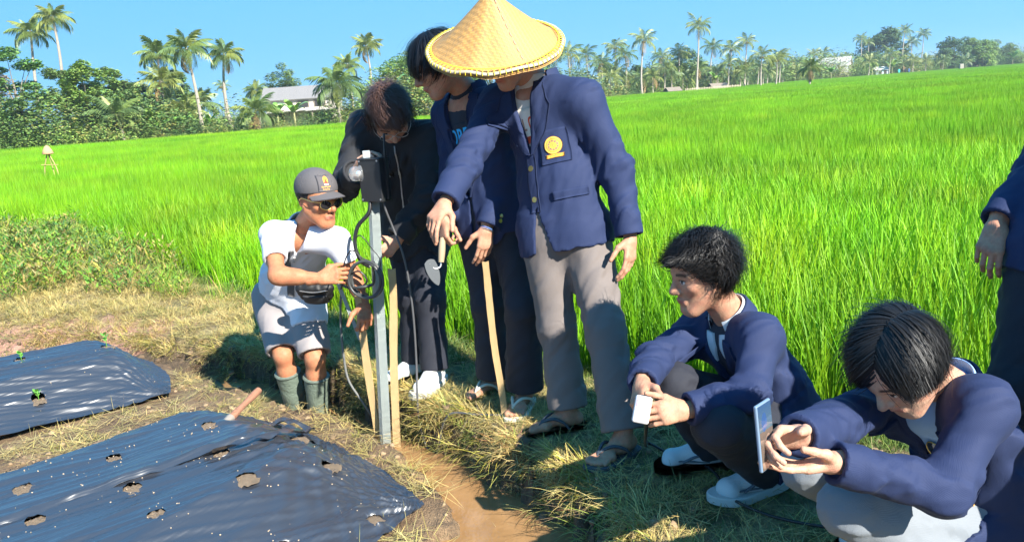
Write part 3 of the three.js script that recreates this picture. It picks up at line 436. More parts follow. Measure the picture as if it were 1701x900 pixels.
// ---------- people ----------
const SKIN = { warm: [0.46, 0.235, 0.15], tan: [0.43, 0.175, 0.09], light: [0.54, 0.30, 0.205] };
const mSkin = phy({ vertexColors: true, roughness: 0.5, specularIntensity: 0.45, sheen: 0.15, sheenRoughness: 0.6, bumpMap: rep(T_grain, 12), bumpScale: 0.0012 });
const cloth = (c, o = {}) => phy({ color: c, roughness: 0.82, sheen: o.sheen ?? 0.25, sheenRoughness: 0.5, sheenColor: o.sheenColor ?? c.clone().lerp(L(1, 1, 1), 0.25), bumpMap: rep(T_weave, o.rep ?? 9), bumpScale: o.bump ?? 0.0009 });
const M = {
  navy: cloth(L(0.0095, 0.021, 0.074), { sheen: 0.1, sheenColor: L(0.12, 0.18, 0.42) }), black: cloth(L(0.016, 0.017, 0.021)), darkTrouser: cloth(L(0.014, 0.016, 0.026)), grey: cloth(L(0.155, 0.130, 0.120)), shorts: cloth(L(0.27, 0.24, 0.235)),
  white: cloth(L(0.66, 0.67, 0.72), { sheen: 0.1 }), denim: cloth(L(0.19, 0.21, 0.235), { rep: 14, bump: 0.0014 }), tee: cloth(L(0.72, 0.66, 0.58), { sheen: 0.1 }), darkTee: cloth(L(0.02, 0.025, 0.04)), stripe: cloth(L(0.62, 0.66, 0.70)), blueShirt: cloth(L(0.33, 0.52, 0.80)), greyJacket: cloth(L(0.10, 0.095, 0.105)),
  rubber: phy({ color: L(0.13, 0.165, 0.13), roughness: 0.55, clearcoat: 0.2, clearcoatRoughness: 0.4, bumpMap: rep(T_grain, 4), bumpScale: 0.004 }), gold: std({ color: L(0.75, 0.55, 0.18), metalness: 0.9, roughness: 0.32 }), steel: std({ color: L(0.6, 0.6, 0.6), metalness: 0.9, roughness: 0.35 }),
  sole: std({ color: L(0.55, 0.54, 0.52), roughness: 0.7 }), shoe: std({ color: L(0.74, 0.73, 0.70), roughness: 0.65, bumpMap: rep(T_weave, 12), bumpScale: 0.002 }), greyShoe: std({ color: L(0.60, 0.64, 0.66), roughness: 0.6, bumpMap: rep(T_weave, 12), bumpScale: 0.002 }), shoeTrim: std({ color: L(0.09, 0.11, 0.14), roughness: 0.5 }),
  flip: std({ color: L(0.055, 0.068, 0.082), roughness: 0.75 }), cream: std({ color: L(0.66, 0.62, 0.50), roughness: 0.7 }), blackRub: std({ color: L(0.012, 0.012, 0.013), roughness: 0.55 }), lens: phy({ color: L(0.02, 0.018, 0.02), roughness: 0.06, clearcoat: 1, clearcoatRoughness: 0.03 }),
};
const hairMat = (c) => phy({ color: c, roughness: 0.46, specularIntensity: 0.6, side: THREE.DoubleSide });
function headPrims(F, o = {}) {
  const P = [el(F, [0, 0.035, -0.018], [0.074, 0.086, 0.094]), el(F, [0, -0.03, 0.022], [0.062, 0.085, 0.066], { k: 0.04 }), el(F, [0, 0.03, 0.035], [0.064, 0.06, 0.055], { k: 0.03 })];
  const hs = F.s ?? 1, rcl = (a, b, ra, rb, k) => rc(toW(F, ...a), toW(F, ...b), ra * hs, rb * hs, { k });
  P.push(el(F, [0, -0.101, 0.058], [0.026, 0.019, 0.023], { k: 0.03 }));
  for (const s of [-1, 1]) {
    P.push(rcl([s * 0.055, -0.045, -0.005], [s * 0.02, -0.103, 0.055], 0.018, 0.014, 0.035), el(F, [s * 0.043, -0.022, 0.058], [0.022, 0.017, 0.02], { k: 0.025 }));
    P.push(el(F, [s * 0.031, 0.0, 0.099], [0.0165, 0.011, 0.018], { sub: true, k: 0.012 }));
  }
  P.push(rcl([-0.048, 0.019, 0.068], [0, 0.02, 0.082], 0.010, 0.011, 0.014), rcl([0.048, 0.019, 0.068], [0, 0.02, 0.082], 0.010, 0.011, 0.014));
  P.push(rcl([0, 0.012, 0.084], [0, -0.030, 0.106], 0.007, 0.0125, 0.012), rcl([-0.012, -0.036, 0.092], [0.012, -0.036, 0.092], 0.0095, 0.0095, 0.008));
  P.push(rcl([-0.02, -0.0645, 0.079], [0, -0.061, 0.088], 0.005, 0.0072, 0.008), rcl([0.02, -0.0645, 0.079], [0, -0.061, 0.088], 0.005, 0.0072, 0.008), rcl([-0.016, -0.073, 0.079], [0.016, -0.073, 0.079], 0.0075, 0.0075, 0.008));
  for (const s of [-1, 1]) {
    P.push(el(F, [s * 0.031, -0.001, 0.0735], [0.0135, 0.0125, 0.0135], { k: 0.002 }), rcl([s * 0.016, 0.0035, 0.083], [s * 0.045, 0.004, 0.074], 0.0042, 0.004, 0.004));
    if (o.ears !== false) P.push(el({ s: F.s, o: F.o, x: F.x.clone().addScaledVector(F.z, -0.45 * s).normalize(), y: F.y, z: F.z.clone().addScaledVector(F.x, 0.45 * s).normalize() }, [s * 0.074, -0.004, s * 0.0 - 0.018], [0.009, 0.031, 0.021], { k: 0.006 }), el(F, [s * 0.087, 0.0, -0.026], [0.006, 0.019, 0.011], { sub: true, k: 0.006 }), el(F, [s * 0.073, -0.024, -0.008], [0.007, 0.010, 0.009], { k: 0.008 }));
  }
  return P;
}
const local = (F, x, y, z) => { const q = 1 / (F.s ?? 1), a = (x - F.o.x) * q, b = (y - F.o.y) * q, c = (z - F.o.z) * q; return [a * F.x.x + b * F.x.y + c * F.x.z, a * F.y.x + b * F.y.y + c * F.y.z, a * F.z.x + b * F.z.y + c * F.z.z]; };
const skinColor = (base, F, lipc = [0.42, 0.14, 0.11]) => (x, y, z) => {
  const v = 1 + 0.10 * n3(x * 90, y * 90, z * 90) + 0.08 * n3(x * 22, y * 22, z * 22), rd = 0.10 * n3(x * 35 + 7, y * 35, z * 35); let c = base.map((q, i) => q * v * (1 + (i ? -rd : rd * 0.4)));
  if (F) {
    const [a, b, d] = local(F, x, y, z), A2 = Math.abs(a), to = (t, k) => { c = c.map((q, i) => mix(q, t[i], k)); };
    if (d > 0.05) {
      to(lipc, sstep(0.028, 0.018, A2) * sstep(0.0105, 0.0055, Math.abs(b + 0.068)) * sstep(0.074, 0.08, d) * 0.8);
      to([0.02, 0.015, 0.013], sstep(0.006, 0.003, Math.abs(b - 0.024 + (A2 - 0.03) ** 2 * 6)) * sstep(0.012, 0.017, A2) * sstep(0.056, 0.05, A2) * 0.9);
      const ex = A2 - 0.031, ey = b + 0.001, er = Math.hypot(ex, ey * 1.6); if (d > 0.078) { to([0.62, 0.58, 0.54], sstep(0.0125, 0.0095, er)); to([0.02, 0.012, 0.01], sstep(0.0065, 0.005, Math.hypot(ex, ey))); to([0.03, 0.018, 0.014], sstep(0.0028, 0.0015, Math.abs(ey - 0.0058)) * sstep(0.015, 0.012, Math.abs(ex))); }
    }
  }
  return c;
};
// hand in a frame: z along the fingers, y out of the back; thumb on side ts of x
function handPrims(w, dir, back, ts, o = {}) {
  const z = dir.clone().normalize(), y = back.clone().addScaledVector(z, -back.dot(z)).normalize(), x = y.clone().cross(z), s = o.s ?? 1, F = { o: w, x, y, z }, P = []; P.nails = []; P.knuckles = [];
  const pt = (a, b, c) => toW(F, a * s, b * s, c * s), curl = o.curl ?? [[0.3, 0.4, 0.3], [0.35, 0.45, 0.3], [0.4, 0.5, 0.35], [0.45, 0.5, 0.35]];
  const kx = [0.029, 0.0095, -0.0105, -0.029], kz = [0.082, 0.087, 0.082, 0.073], ln = [[0.043, 0.026, 0.021], [0.048, 0.03, 0.022], [0.044, 0.028, 0.021], [0.034, 0.021, 0.018]], rd = [0.0092, 0.0093, 0.0088, 0.0078];
  P.push(rc(pt(0, 0, -0.05), pt(0, 0, 0.012), 0.027 * s, 0.026 * s, { k: 0.02 }));
  for (let i = 0; i < 4; i++) {
    P.push(rc(pt(ts * kx[i] * 0.55, -0.001, 0.008), pt(ts * kx[i], 0, kz[i]), 0.0155 * s, (rd[i] + 0.0025) * s, { k: 0.014 }));
    let p = [ts * kx[i], 0, kz[i]], a = 0; const sp = (o.spread ?? 0.05) * ts * kx[i] / 0.029;
    for (let j = 0; j < 3; j++) { a += curl[i][j]; const l = ln[i][j], q = [p[0] + Math.sin(sp) * l, p[1] - Math.sin(a) * l, p[2] + Math.cos(a) * l]; if (j === 2) P.nails.push(pt((p[0] + q[0]) / 2, (p[1] + q[1]) / 2 + Math.cos(a) * rd[i], (p[2] + q[2]) / 2 + 0.006 + Math.sin(a) * rd[i])); P.push(rc(pt(...p), pt(...q), (rd[i] - j * 0.0009) * s, (rd[i] - j * 0.0009 - 0.0007) * s, { k: j ? 0.004 : 0.0035 })); p = q; }
  }
  for (let i = 0; i < 4; i++) P.knuckles.push(pt(ts * kx[i], 0.012, kz[i])); const td = o.thumb ?? [0.75, -0.35, 0.6], t2 = o.thumb2 ?? [0.35, -0.35, 0.85]; let p = [ts * 0.024, -0.008, 0.018];
  [[td, 0.042, 0.0145], [t2, 0.033, 0.0112], [t2, 0.026, 0.0098]].forEach(([d, l, r], j) => { const n = Math.hypot(...d), q = [p[0] + ts * d[0] / n * l, p[1] + d[1] / n * l, p[2] + d[2] / n * l]; P.push(rc(pt(...p), pt(...q), r * s, (r - 0.0012) * s, { k: j ? 0.005 : 0.014 })); p = q; });
  return P;
}
function footFrame(ank, toe) { const d = toe.clone().sub(ank); d.y = 0; d.normalize(); return { o: V(ank.x, ank.y - 0.06, ank.z), x: V(0, 1, 0).cross(d), y: V(0, 1, 0), z: d }; }
function footPrims(F, side) {
  const pt = (a, b, c) => toW(F, a * side, b, c), P = [rc(pt(0, 0.13, -0.005), pt(0, 0.065, 0), 0.036, 0.036, { k: 0.03 }), rc(pt(0, 0.034, -0.035), pt(0, 0.03, 0.02), 0.029, 0.028, { k: 0.03 }), rc(pt(0, 0.055, 0.02), pt(-0.006, 0.026, 0.105), 0.034, 0.02, { k: 0.03 }), rc(pt(-0.024, 0.022, 0.115), pt(0.028, 0.02, 0.10), 0.018, 0.016, { k: 0.03 })];
  [[-0.031, 0.175, 0.0135], [-0.011, 0.176, 0.0098], [0.006, 0.170, 0.0092], [0.0215, 0.160, 0.0088], [0.036, 0.147, 0.0082]].forEach(([x, z, r]) => P.push(rc(pt(x * 0.9, 0.022, 0.115), pt(x, r + 0.004, z), r * 1.05, r, { k: 0.007 })));
  return P;
}
const footOutline = (grow) => { const R = [[-0.045, 0.17], [-0.05, 0.12], [-0.038, 0.05], [-0.036, -0.03], [-0.02, -0.065], [0.02, -0.065], [0.036, -0.03], [0.044, 0.05], [0.052, 0.11], [0.04, 0.158], [0.0, 0.192], [-0.03, 0.192]].map(([x, z]) => new THREE.Vector2(x * grow, (z - 0.06) * grow + 0.06)); return new THREE.Shape(new THREE.CatmullRomCurve3(R.map((p) => V(p.x, p.y, 0)), true).getPoints(40).map((p) => new THREE.Vector2(p.x, p.y))); };
function sandal(F, side, mSole, mStrap, parent) {
  const g = new THREE.ExtrudeGeometry(footOutline(1.06), { depth: 0.013, bevelEnabled: true, bevelSize: 0.003, bevelThickness: 0.003, bevelSegments: 2 });
  g.rotateX(Math.PI / 2); g.scale(side, 1, 1); g.applyMatrix4(frame(F.o, F.x, F.y, F.z)); g.translate(0, 0.003, 0);
  const s = part('sandal_sole', g, mSole, parent), pt = (a, b, c) => toW(F, a * side, b, c), st = [];
  for (const q of [-1, 1]) st.push(tube([pt(-0.018, 0.008, 0.142), pt(-0.016, 0.034, 0.134), pt(q * 0.024 - 0.01, 0.058, 0.085), pt(q * 0.043, 0.04, 0.04), pt(q * 0.044, 0.006, 0.012)], (t) => 0.0042 + 0.003 * Math.sin(t * 3), 8, 20));
  part('sandal_strap', merged(st), mStrap, s);
}
function shoe(F, side, mat, parent, trim) {
  const pt = (a, b, c) => toW(F, a * side, b, c), G = new THREE.Group(); G.name = 'shoe'; parent.add(G);
  const up = [rc(pt(0, 0.1, -0.012), pt(0, 0.06, -0.008), 0.044, 0.042, { k: 0.03, flatA: true }), rc(pt(0, 0.045, -0.035), pt(0, 0.04, 0.05), 0.04, 0.043, { k: 0.03 }), rc(pt(0, 0.052, 0.03), pt(-0.004, 0.034, 0.145), 0.042, 0.034, { k: 0.03 }), rc(pt(-0.012, 0.03, 0.16), pt(0.014, 0.03, 0.155), 0.032, 0.03, { k: 0.02 })];
  const fl = half(toW(F, 0, 0.014, 0), V(0, -1, 0));
  part('upper', solid(up, 0.006, null, (d, x, y, z) => Math.max(d, fl(x, y, z))), mat, G);
  const g = new THREE.ExtrudeGeometry(footOutline(1.13), { depth: 0.024, bevelEnabled: true, bevelSize: 0.004, bevelThickness: 0.004, bevelSegments: 2 }); g.rotateX(Math.PI / 2); g.scale(side, 1, 1.04); g.applyMatrix4(frame(F.o, F.x, F.y, F.z)); g.translate(0, 0.018, 0);
  part('sole', g, M.sole, G);
  const lace = []; for (let i = 0; i < 4; i++) { const c = 0.045 + i * 0.022, h = 0.092 - i * 0.0085; lace.push(tube([pt(-0.03, h - 0.012, c), pt(0, h + 0.004, c + 0.004), pt(0.03, h - 0.012, c)], 0.0035, 6, 8)); }
  part('laces', merged(lace), M.shoe, G);
  if (trim) { const t = []; for (const q of [-1, 1]) { t.push(tube([pt(q * 0.041, 0.03, 0.12), pt(q * 0.046, 0.055, 0.06), pt(q * 0.042, 0.04, 0.0), pt(q * 0.043, 0.062, -0.04)], 0.0055, 6, 18), tube([pt(q * 0.036, 0.036, 0.15), pt(q * 0.045, 0.034, 0.08), pt(q * 0.044, 0.028, 0.02)], 0.004, 6, 14)); } part('side_stripes', merged(t), trim, G); }
  return G;
}
// loose hair: ribbons combed over the skull plus a cap beneath
function hair(F, o, parent) {
  const cen = [0, 0.035, -0.018], R = [0.081, 0.094, 0.101], pos = [], idx = [], lineY = o.line;
  const puff = o.puff ?? 0.012, capP = [el(F, cen, [R[0] + puff * 0.15, R[1] + puff * 0.2, R[2] + puff * 0.15])];
  const noise = (x, y, z) => o.rough * (n3(x * o.nf, y * o.nf, z * o.nf) + 0.6 * n3(x * o.nf * 2.2, y * o.nf * 2.2, z * o.nf * 2.2));
  const cap = solid(capP, 0.0045, null, (d, x, y, z) => { const [a, b, c] = local(F, x, y, z); const e = lineY(a, b, c); return Math.max(d + noise(x, y, z), e * 0.8); }, 0.04);
  const want = o.n ?? 2200;
  for (let i = 0, made = 0; made < want && i < want * 8; i++) {
    const u = rr(-1, 1), th = rnd() * tau, q = Math.sqrt(1 - u * u); let p = [q * Math.cos(th), u, q * Math.sin(th)];
    const P0 = [cen[0] + p[0] * R[0], cen[1] + p[1] * R[1], cen[2] + p[2] * R[2]]; if (lineY(...P0) > -0.004) continue; made++;
    const len = o.len * rr(0.6, 1.15), seg = o.seg ?? 6, ph = rnd() * tau, lift = rr(0.15, 1.25) * puff * (rnd() < 0.05 ? rr(1.4, 2.6) : 1), cr = o.curl ?? 0; let s = [...p], base = pos.length / 3, w0 = rr(0.0012, 0.0026) * (o.w ?? 1);
    for (let k = 0; k <= seg; k++) {
      const t = k / seg, n = [s[0] / R[0], s[1] / R[1], s[2] / R[2]], nl = Math.hypot(...n), g = o.comb(s[0] * R[0], s[1] * R[1] + cen[1], s[2] * R[2] + cen[2], t); n.forEach((_, j) => { n[j] /= nl; });
      const dn = g[0] * n[0] + g[1] * n[1] + g[2] * n[2], tg = g.map((v, j) => v - dn * n[j] * (t < 0.75 ? 1 : 0.75)), tl = Math.hypot(...tg) + 1e-6; tg.forEach((_, j) => { tg[j] /= tl; });
      const h = lift * (0.3 + t * 1.2) + (o.flick ?? 0) * t * t * rr(0, 1), wob = cr * Math.sin(t * 9 + ph), wob2 = cr * Math.cos(t * 9 + ph), sd = [n[1] * tg[2] - n[2] * tg[1], n[2] * tg[0] - n[0] * tg[2], n[0] * tg[1] - n[1] * tg[0]];
      const c = [0, 1, 2].map((j) => cen[j] + s[j] * R[j] + n[j] * (h + wob2) + sd[j] * wob), w = w0 * (1 - t * 0.8);
      for (const e of [-1, 1]) { const W = toW(F, c[0] + sd[0] * w * e, c[1] + sd[1] * w * e, c[2] + sd[2] * w * e); pos.push(W.x, W.y, W.z); }
      s = s.map((v, j) => v + tg[j] * len / seg / R[j]); const sl = Math.hypot(...s); if (o.fall !== true || s[1] > -0.2) s = s.map((v) => v / sl * Math.max(1, Math.min(sl, 1.04)));
    }
    for (let k = 0; k < seg; k++) { const a = base + k * 2; idx.push(a, a + 1, a + 2, a + 1, a + 3, a + 2); }
  }
  const st = geoFrom(pos, idx, new Array(pos.length / 3 * 2).fill(0)), h = part('hair', merged([cap, st]), hairMat(o.color), parent); return h;
}
const hairLine = (front, side, back) => (a, b, c) => { const t = Math.atan2(Math.abs(a), c) / Math.PI, y = t < 0.28 ? mix(front, front - 0.008, t / 0.28) : t < 0.42 ? mix(front - 0.008, side, (t - 0.28) / 0.14) : t < 0.62 ? mix(side, side + 0.012, (t - 0.42) / 0.2) : mix(side + 0.012, back, Math.min(1, (t - 0.62) / 0.12)); return y + 0.004 * n3(a * 70, b * 70, c * 70) - b; };

function person(o) {
  const J = {}; for (const k in POSE[o.pose]) J[k] = A(POSE[o.pose][k]);
  const base = J.ankL.clone().add(J.ankR).multiplyScalar(0.5); base.y = Math.min(J.ankL.y, J.ankR.y) - 0.07;
  const G = thing('person', o.label, 'person', [0, 0, 0]);
  const up = J.neck.clone().sub(J.pelvis).normalize(), fw = J.shL.clone().sub(J.shR).cross(up).normalize(), T = frameFU(J.neck.clone().addScaledVector(up, -0.2), fw, up), H = frameFU(J.head, A(o.look), o.headUp ? A(o.headUp) : up.clone().lerp(V(0, 1, 0), 0.5));
  H.s = o.headScale ?? 1; const HF = {}; for (const s of ['L', 'R']) HF[s] = footFrame(J['ank' + s], J['toe' + s]);
  const P = { J, T, H, G, base, up, feet: HF, opt: o }; const bulk = o.bulk ?? 1;
  // --- body: one skin surface
  const skin = SKIN[o.skin], Pb = [], head = headPrims(H, o), neckTop = toW(H, 0, -0.06, -0.028), nb = J.neck.clone().addScaledVector(up, -0.03).addScaledVector(T.z, -0.012);
  const nk = [rc(nb, neckTop, 0.06, 0.054, { k: 0.03 })];
  const pelv = J.pelvis, sl = (a, b, t) => a.clone().lerp(b, t);
  Pb.push(ec(J.neck.clone().addScaledVector(up, -0.09), pelv, T.x, [0.135, 0.088], [0.125, 0.09]), rc(J.neck.clone().addScaledVector(up, -0.1), J.shL, 0.045, 0.04, { k: 0.05 }), rc(J.neck.clone().addScaledVector(up, -0.1), J.shR, 0.045, 0.04, { k: 0.05 }));
  for (const s of ['L', 'R']) {
    const dir = J['wr' + s].clone().sub(J['el' + s]).normalize();
    Pb.push(rc(J['sh' + s], J['el' + s], 0.046, 0.037), rc(J['el' + s], J['wr' + s].clone().addScaledVector(dir, 0.0), 0.038, 0.0255), rc(sl(J['el' + s], J['wr' + s], 0.15), sl(J['el' + s], J['wr' + s], 0.45), 0.040, 0.034), rc(J['hip' + s], J['knee' + s], 0.076, 0.05), rc(J['knee' + s], J['ank' + s], 0.05, 0.034), rc(sl(J['knee' + s], J['ank' + s], 0.2), sl(J['knee' + s], J['ank' + s], 0.45), 0.05, 0.044));
  }
  const sc = skinColor(skin), gs = [solid(Pb, o.fine ?? 0.014, sc), solid([...head, ...nk], 0.0041, skinColor(skin, H))];
  for (const s of ['L', 'R']) {
    const h = o.hands[s], w = J['wr' + s], dir = J['ha' + s].clone().sub(w);
    const hp = handPrims(w.clone().addScaledVector(dir.clone().normalize(), -0.005), h.dir ? A(h.dir) : dir, A(h.back), h.thumbSide, h), near = (L3, x, y, z) => { let m = 9; for (const q of L3) m = Math.min(m, Math.hypot(q.x - x, q.y - y, q.z - z)); return m; };
    gs.push(solid(hp, 0.0032, (x, y, z) => { const c = sc(x, y, z), n = sstep(0.0075, 0.0055, near(hp.nails, x, y, z)), k = 0.5 * sstep(0.014, 0.005, near(hp.knuckles, x, y, z)), t = [0.62, 0.40, 0.33], d = [skin[0] * 0.72, skin[1] * 0.6, skin[2] * 0.6]; return c.map((v, i) => mix(mix(v, d[i], k), t[i], n)); }));
    if (o.feetBare) gs.push(solid(footPrims(HF[s], s === 'L' ? 1 : -1), 0.0042, sc));
  }
  part('body', mergeGeometries(gs), mSkin, G);
  P.finish = () => { for (const c of G.children) { c.geometry?.translate(-base.x, -base.y, -base.z); c.children.forEach((q) => { q.geometry?.translate(-base.x, -base.y, -base.z); }); if (!c.geometry) c.position.set(0, 0, 0); } G.position.copy(base); return P; };
  return P;
}
function trousers(P, mat, o = {}) {
  const { J, T, G } = P, b = o.bulk ?? 1, pr = [ec(J.pelvis.clone().addScaledVector(P.up, 0.1), J.pelvis.clone().addScaledVector(P.up, -0.04), T.x, [0.148 * b, 0.112 * b], [0.16 * b, 0.118 * b], { k: 0.06, fold: [0.004, 10, 8] })];
  ['L', 'R'].forEach((s, i) => {
    const hip = J['hip' + s], kn = J['knee' + s], an = J['ank' + s], end = o.short ? hip.clone().lerp(kn, o.short) : kn.clone().lerp(an, o.hem ?? 0.9), f = o.fold ?? 0.006;
    if (o.short) { const e2 = o.short > 1 ? kn.clone().lerp(an, o.short - 1) : end; pr.push(rc(hip, o.short > 1 ? kn : end, 0.104 * b, o.short > 1 ? 0.078 * b : 0.09 * b, { k: 0.06, fold: [f, 8, 15], seed: i + 3, flatB: o.short <= 1 })); if (o.short > 1) pr.push(rc(kn, e2, 0.08 * b, 0.083 * b, { flatB: true, k: 0.03, fold: [f, 8, 13], seed: i + 8 })); }
    else pr.push(rc(hip, kn, 0.1 * b, 0.073 * b, { k: 0.06, fold: [f, 10, 16], seed: i + 3, crease: [1] }), rc(kn, end, 0.072 * b, (o.hemR ?? 0.066) * b, { k: 0.04, flatB: true, fold: [f, 10, 15], seed: i + 8, crease: [0.9] }));
  });
  const f = field(pr); part('trousers', netMesh(f, bounds(pr), 0.0078), mat, G).name = o.name ?? 'trousers'; P.trouserField = f; return f;
}
// coat or shirt: torso, shoulders, sleeves; vee = open neck [half-width at neck, depth of the point]
function top(P, mat, o) {
  const { J, T, G, up } = P, b = o.bulk ?? 1, g = o.grow ?? 0, nb = J.neck, pr = [], fo = o.fold ?? 0.005;
  const hemP = J.pelvis.clone().addScaledVector(up, -(o.hem ?? 0.06));
  const chest = nb.clone().addScaledVector(up, -0.14), waist = J.pelvis.clone().addScaledVector(up, 0.15);
  pr.push(ec(chest, waist, T.x, [0.172 * b + g, 0.107 * b + g], [0.158 * b + g, 0.108 * b + g], { k: 0.07, fold: [fo * 1.4, 9, 14], seed: 1 }), ec(waist, hemP.clone().addScaledVector(up, -0.05), T.x, [0.158 * b + g, 0.110 * b + g], [(o.hemR ?? 0.182) * b + g, (o.hemD ?? 0.138) * b + g], { k: 0.07, fold: [fo * 1.5, 9, 15], seed: 4 }));
  for (const s of ['L', 'R']) {
    const S = J['sh' + s], E = J['el' + s], W = J['wr' + s], r = (v) => v * (o.sleeveBulk ?? 1) * b + g, i = s === 'L' ? 5 : 9;
    pr.push(rc(nb.clone().addScaledVector(up, -0.045).lerp(S, 0.25), S, 0.062 * b + g, (o.shoulder ?? 0.07) * b + g, { k: 0.06 }));
    const len = o.sleeve ?? 0.93;
    if (len <= 0) { pr.push(rc(S, S.clone().lerp(E, -len), r(0.072), r(0.072), { k: o.sk ?? 0.06, flatB: true, fold: [fo, 18, 12], seed: i })); continue; }
    pr.push(rc(S, E, r(0.065), r(0.055), { k: 0.055, fold: [fo * 1.5, 11, 15], seed: i, crease: [1] }), rc(E, E.clone().lerp(W, len), r(0.055), r(o.cuff ?? 0.048), { k: 0.035, flatB: true, fold: [fo * 1.5, 12, 14], seed: i + 2, crease: [0] }));
  }
  pr.push(rc(J.shR.clone().lerp(J.shL, 0.1).addScaledVector(up, -0.03), J.shL.clone().lerp(J.shR, 0.1).addScaledVector(up, -0.03), 0.066 * b + g, 0.066 * b + g, { k: 0.06 }));
  if (o.cowl) pr.push(rc(nb.clone().addScaledVector(up, -0.04), nb.clone().addScaledVector(up, o.cowl), 0.075, 0.068, { k: 0.03, flatB: true }));
  const hem = half(hemP, up.clone().negate()), vee = o.vee, ll = P.limbClear;
  const torsoOnly = (x, y, z) => { const [u] = local(T, x, y, z); return Math.abs(u) < 0.24; };
  const f = field(pr, (d, x, y, z) => {
    const [u, v, w] = local(T, x, y, z);
    if (o.over && v < -0.12 && d < 0.12 && Math.abs(u) < 0.27 && Math.abs(w) < 0.23 && hem(x, y, z) < 0.03) d = smin(d, o.over(x, y, z) - 0.009, 0.02);
    if (d < 0.08 && Math.abs(u) < 0.34 && Math.abs(w) < 0.34) {
      const inVee = vee && w > -0.01 && v > vee[1], inOpen = o.open && w > 0.02 && v < o.open[0], inHem = v < -0.1 && Math.abs(u) < 0.3 && Math.abs(w) < 0.26;
      if (inVee || inOpen || inHem) {
        let arm = 1; for (const s of ['L', 'R']) arm = Math.min(arm, segD(J['sh' + s], J['el' + s], x, y, z) + (inVee ? 0.02 : 0), segD(J['el' + s], J['wr' + s], x, y, z));
        const free = arm - (o.keep ?? 0.085);
        if (inHem) d = Math.max(d, Math.min(hem(x, y, z) + 0.006 * n2(u * 14, w * 14), free));
        if (inVee) { const k = vee[0] * sat((v - vee[1]) / (0.2 - vee[1])) ** 0.9; d = Math.max(d, Math.min((k - Math.abs(u - (vee[2] ?? 0))) * 0.85, free)); }
        if (inOpen) d = Math.max(d, Math.min((o.open[1] * (o.open[0] - v) + 0.003 - Math.abs(u - (o.open[2] ?? 0))) * 0.85, free));
      }
    }
    return d;
  });
  const m = part(o.name ?? 'jacket', netMesh(f, bounds(pr), o.cell ?? 0.0068), mat, G); P[o.name ?? 'jacket'] = f; P.topMesh = m; return { f, m };
}
function segD(a, b, x, y, z) { const dx = b.x - a.x, dy = b.y - a.y, dz = b.z - a.z, t = sat(((x - a.x) * dx + (y - a.y) * dy + (z - a.z) * dz) / (dx * dx + dy * dy + dz * dz)); return Math.hypot(x - a.x - dx * t, y - a.y - dy * t, z - a.z - dz * t); }
function collar(P, r0, r1, h0, h1, gap, mat, name, parent, tilt = 0.25) { // band round the neck, open in front
  const { J, T, up, H } = P, N = 40, pos = [], uv = [], idx = [], c0 = J.neck.clone().addScaledVector(up, -0.028).addScaledVector(T.z, -0.006);
  for (let i = 0; i <= N; i++) { const a = gap + (tau - 2 * gap) * i / N, sx = Math.sin(a), cz = Math.cos(a); [[r0, h1 * 0.96], [r0 + 0.004, h1], [r1, h1 - 0.004], [r1 + 0.012, h0], [r1 + 0.006, h0 - 0.004], [r0, h0]].forEach(([r, h], k) => { const lift = h - tilt * cz * 0.06; const p = c0.clone().addScaledVector(T.x, sx * r * 1.08).addScaledVector(T.z, cz * r).addScaledVector(up, lift); pos.push(p.x, p.y, p.z); uv.push(i * 0.012, k * 0.01); }); }
  for (let i = 0; i < N; i++) for (let k = 0; k < 6; k++) { const a = i * 6 + k, b = i * 6 + (k + 1) % 6; idx.push(a, b, a + 6, b, b + 6, a + 6); }
  return part(name, geoFrom(pos, idx, uv), mat, parent);
}
function lapels(P, mat, parent, o = {}) {
  const f = P.jacket, d = o.point ?? -0.13, w = o.w ?? 0.058, c = o.c ?? 0;
  for (const s of [-1, 1]) {
    const inn = [[s * w + c, 0.165], [s * w * 0.78 + c, 0.09], [s * w * 0.5 + c, 0.0], [s * w * 0.24 + c, d * 0.6], [c + s * 0.002, d]], out = [[s * (w + 0.042) + c, 0.15], [s * (w + 0.062) + c, 0.085], [s * (w + 0.072) + c, 0.055], [s * (w + 0.028) + c, d * 0.4], [c + s * 0.014, d * 0.99]];
    const g = patchOn(f, P.T, inn, out, 8, 26, 0.0045, 0.003); part('lapel', g, mat, parent);
  }
}
function button(P, f, u, v, r, mat, parent, F = P.T) { const g = patchOn(f, F, ...discP(u, v, r, 9), 8, 8, 0.004, 0.002); return part('button', g, mat, parent); }
const limbFrame = (a, b, out) => { const y = a.clone().sub(b).normalize(); return frameFU(a.clone().lerp(b, 0.5), out.clone().addScaledVector(y, -out.dot(y)), y); };
const crownComb = (fx = 1, dn = 0.7, fz = 1) => (x, y, z) => [x * 9 * fx, -dn, (z + 0.03) * 9 * fz];
const RELAX = [[0.25, 0.35, 0.25], [0.3, 0.4, 0.3], [0.38, 0.45, 0.3], [0.45, 0.5, 0.3]], GRIP = [[0.75, 1.0, 0.7], [0.85, 1.1, 0.7], [0.9, 1.15, 0.7], [0.95, 1.15, 0.7]], SOFT = [[0.5, 0.6, 0.4], [0.55, 0.7, 0.4], [0.6, 0.75, 0.45], [0.65, 0.75, 0.45]];
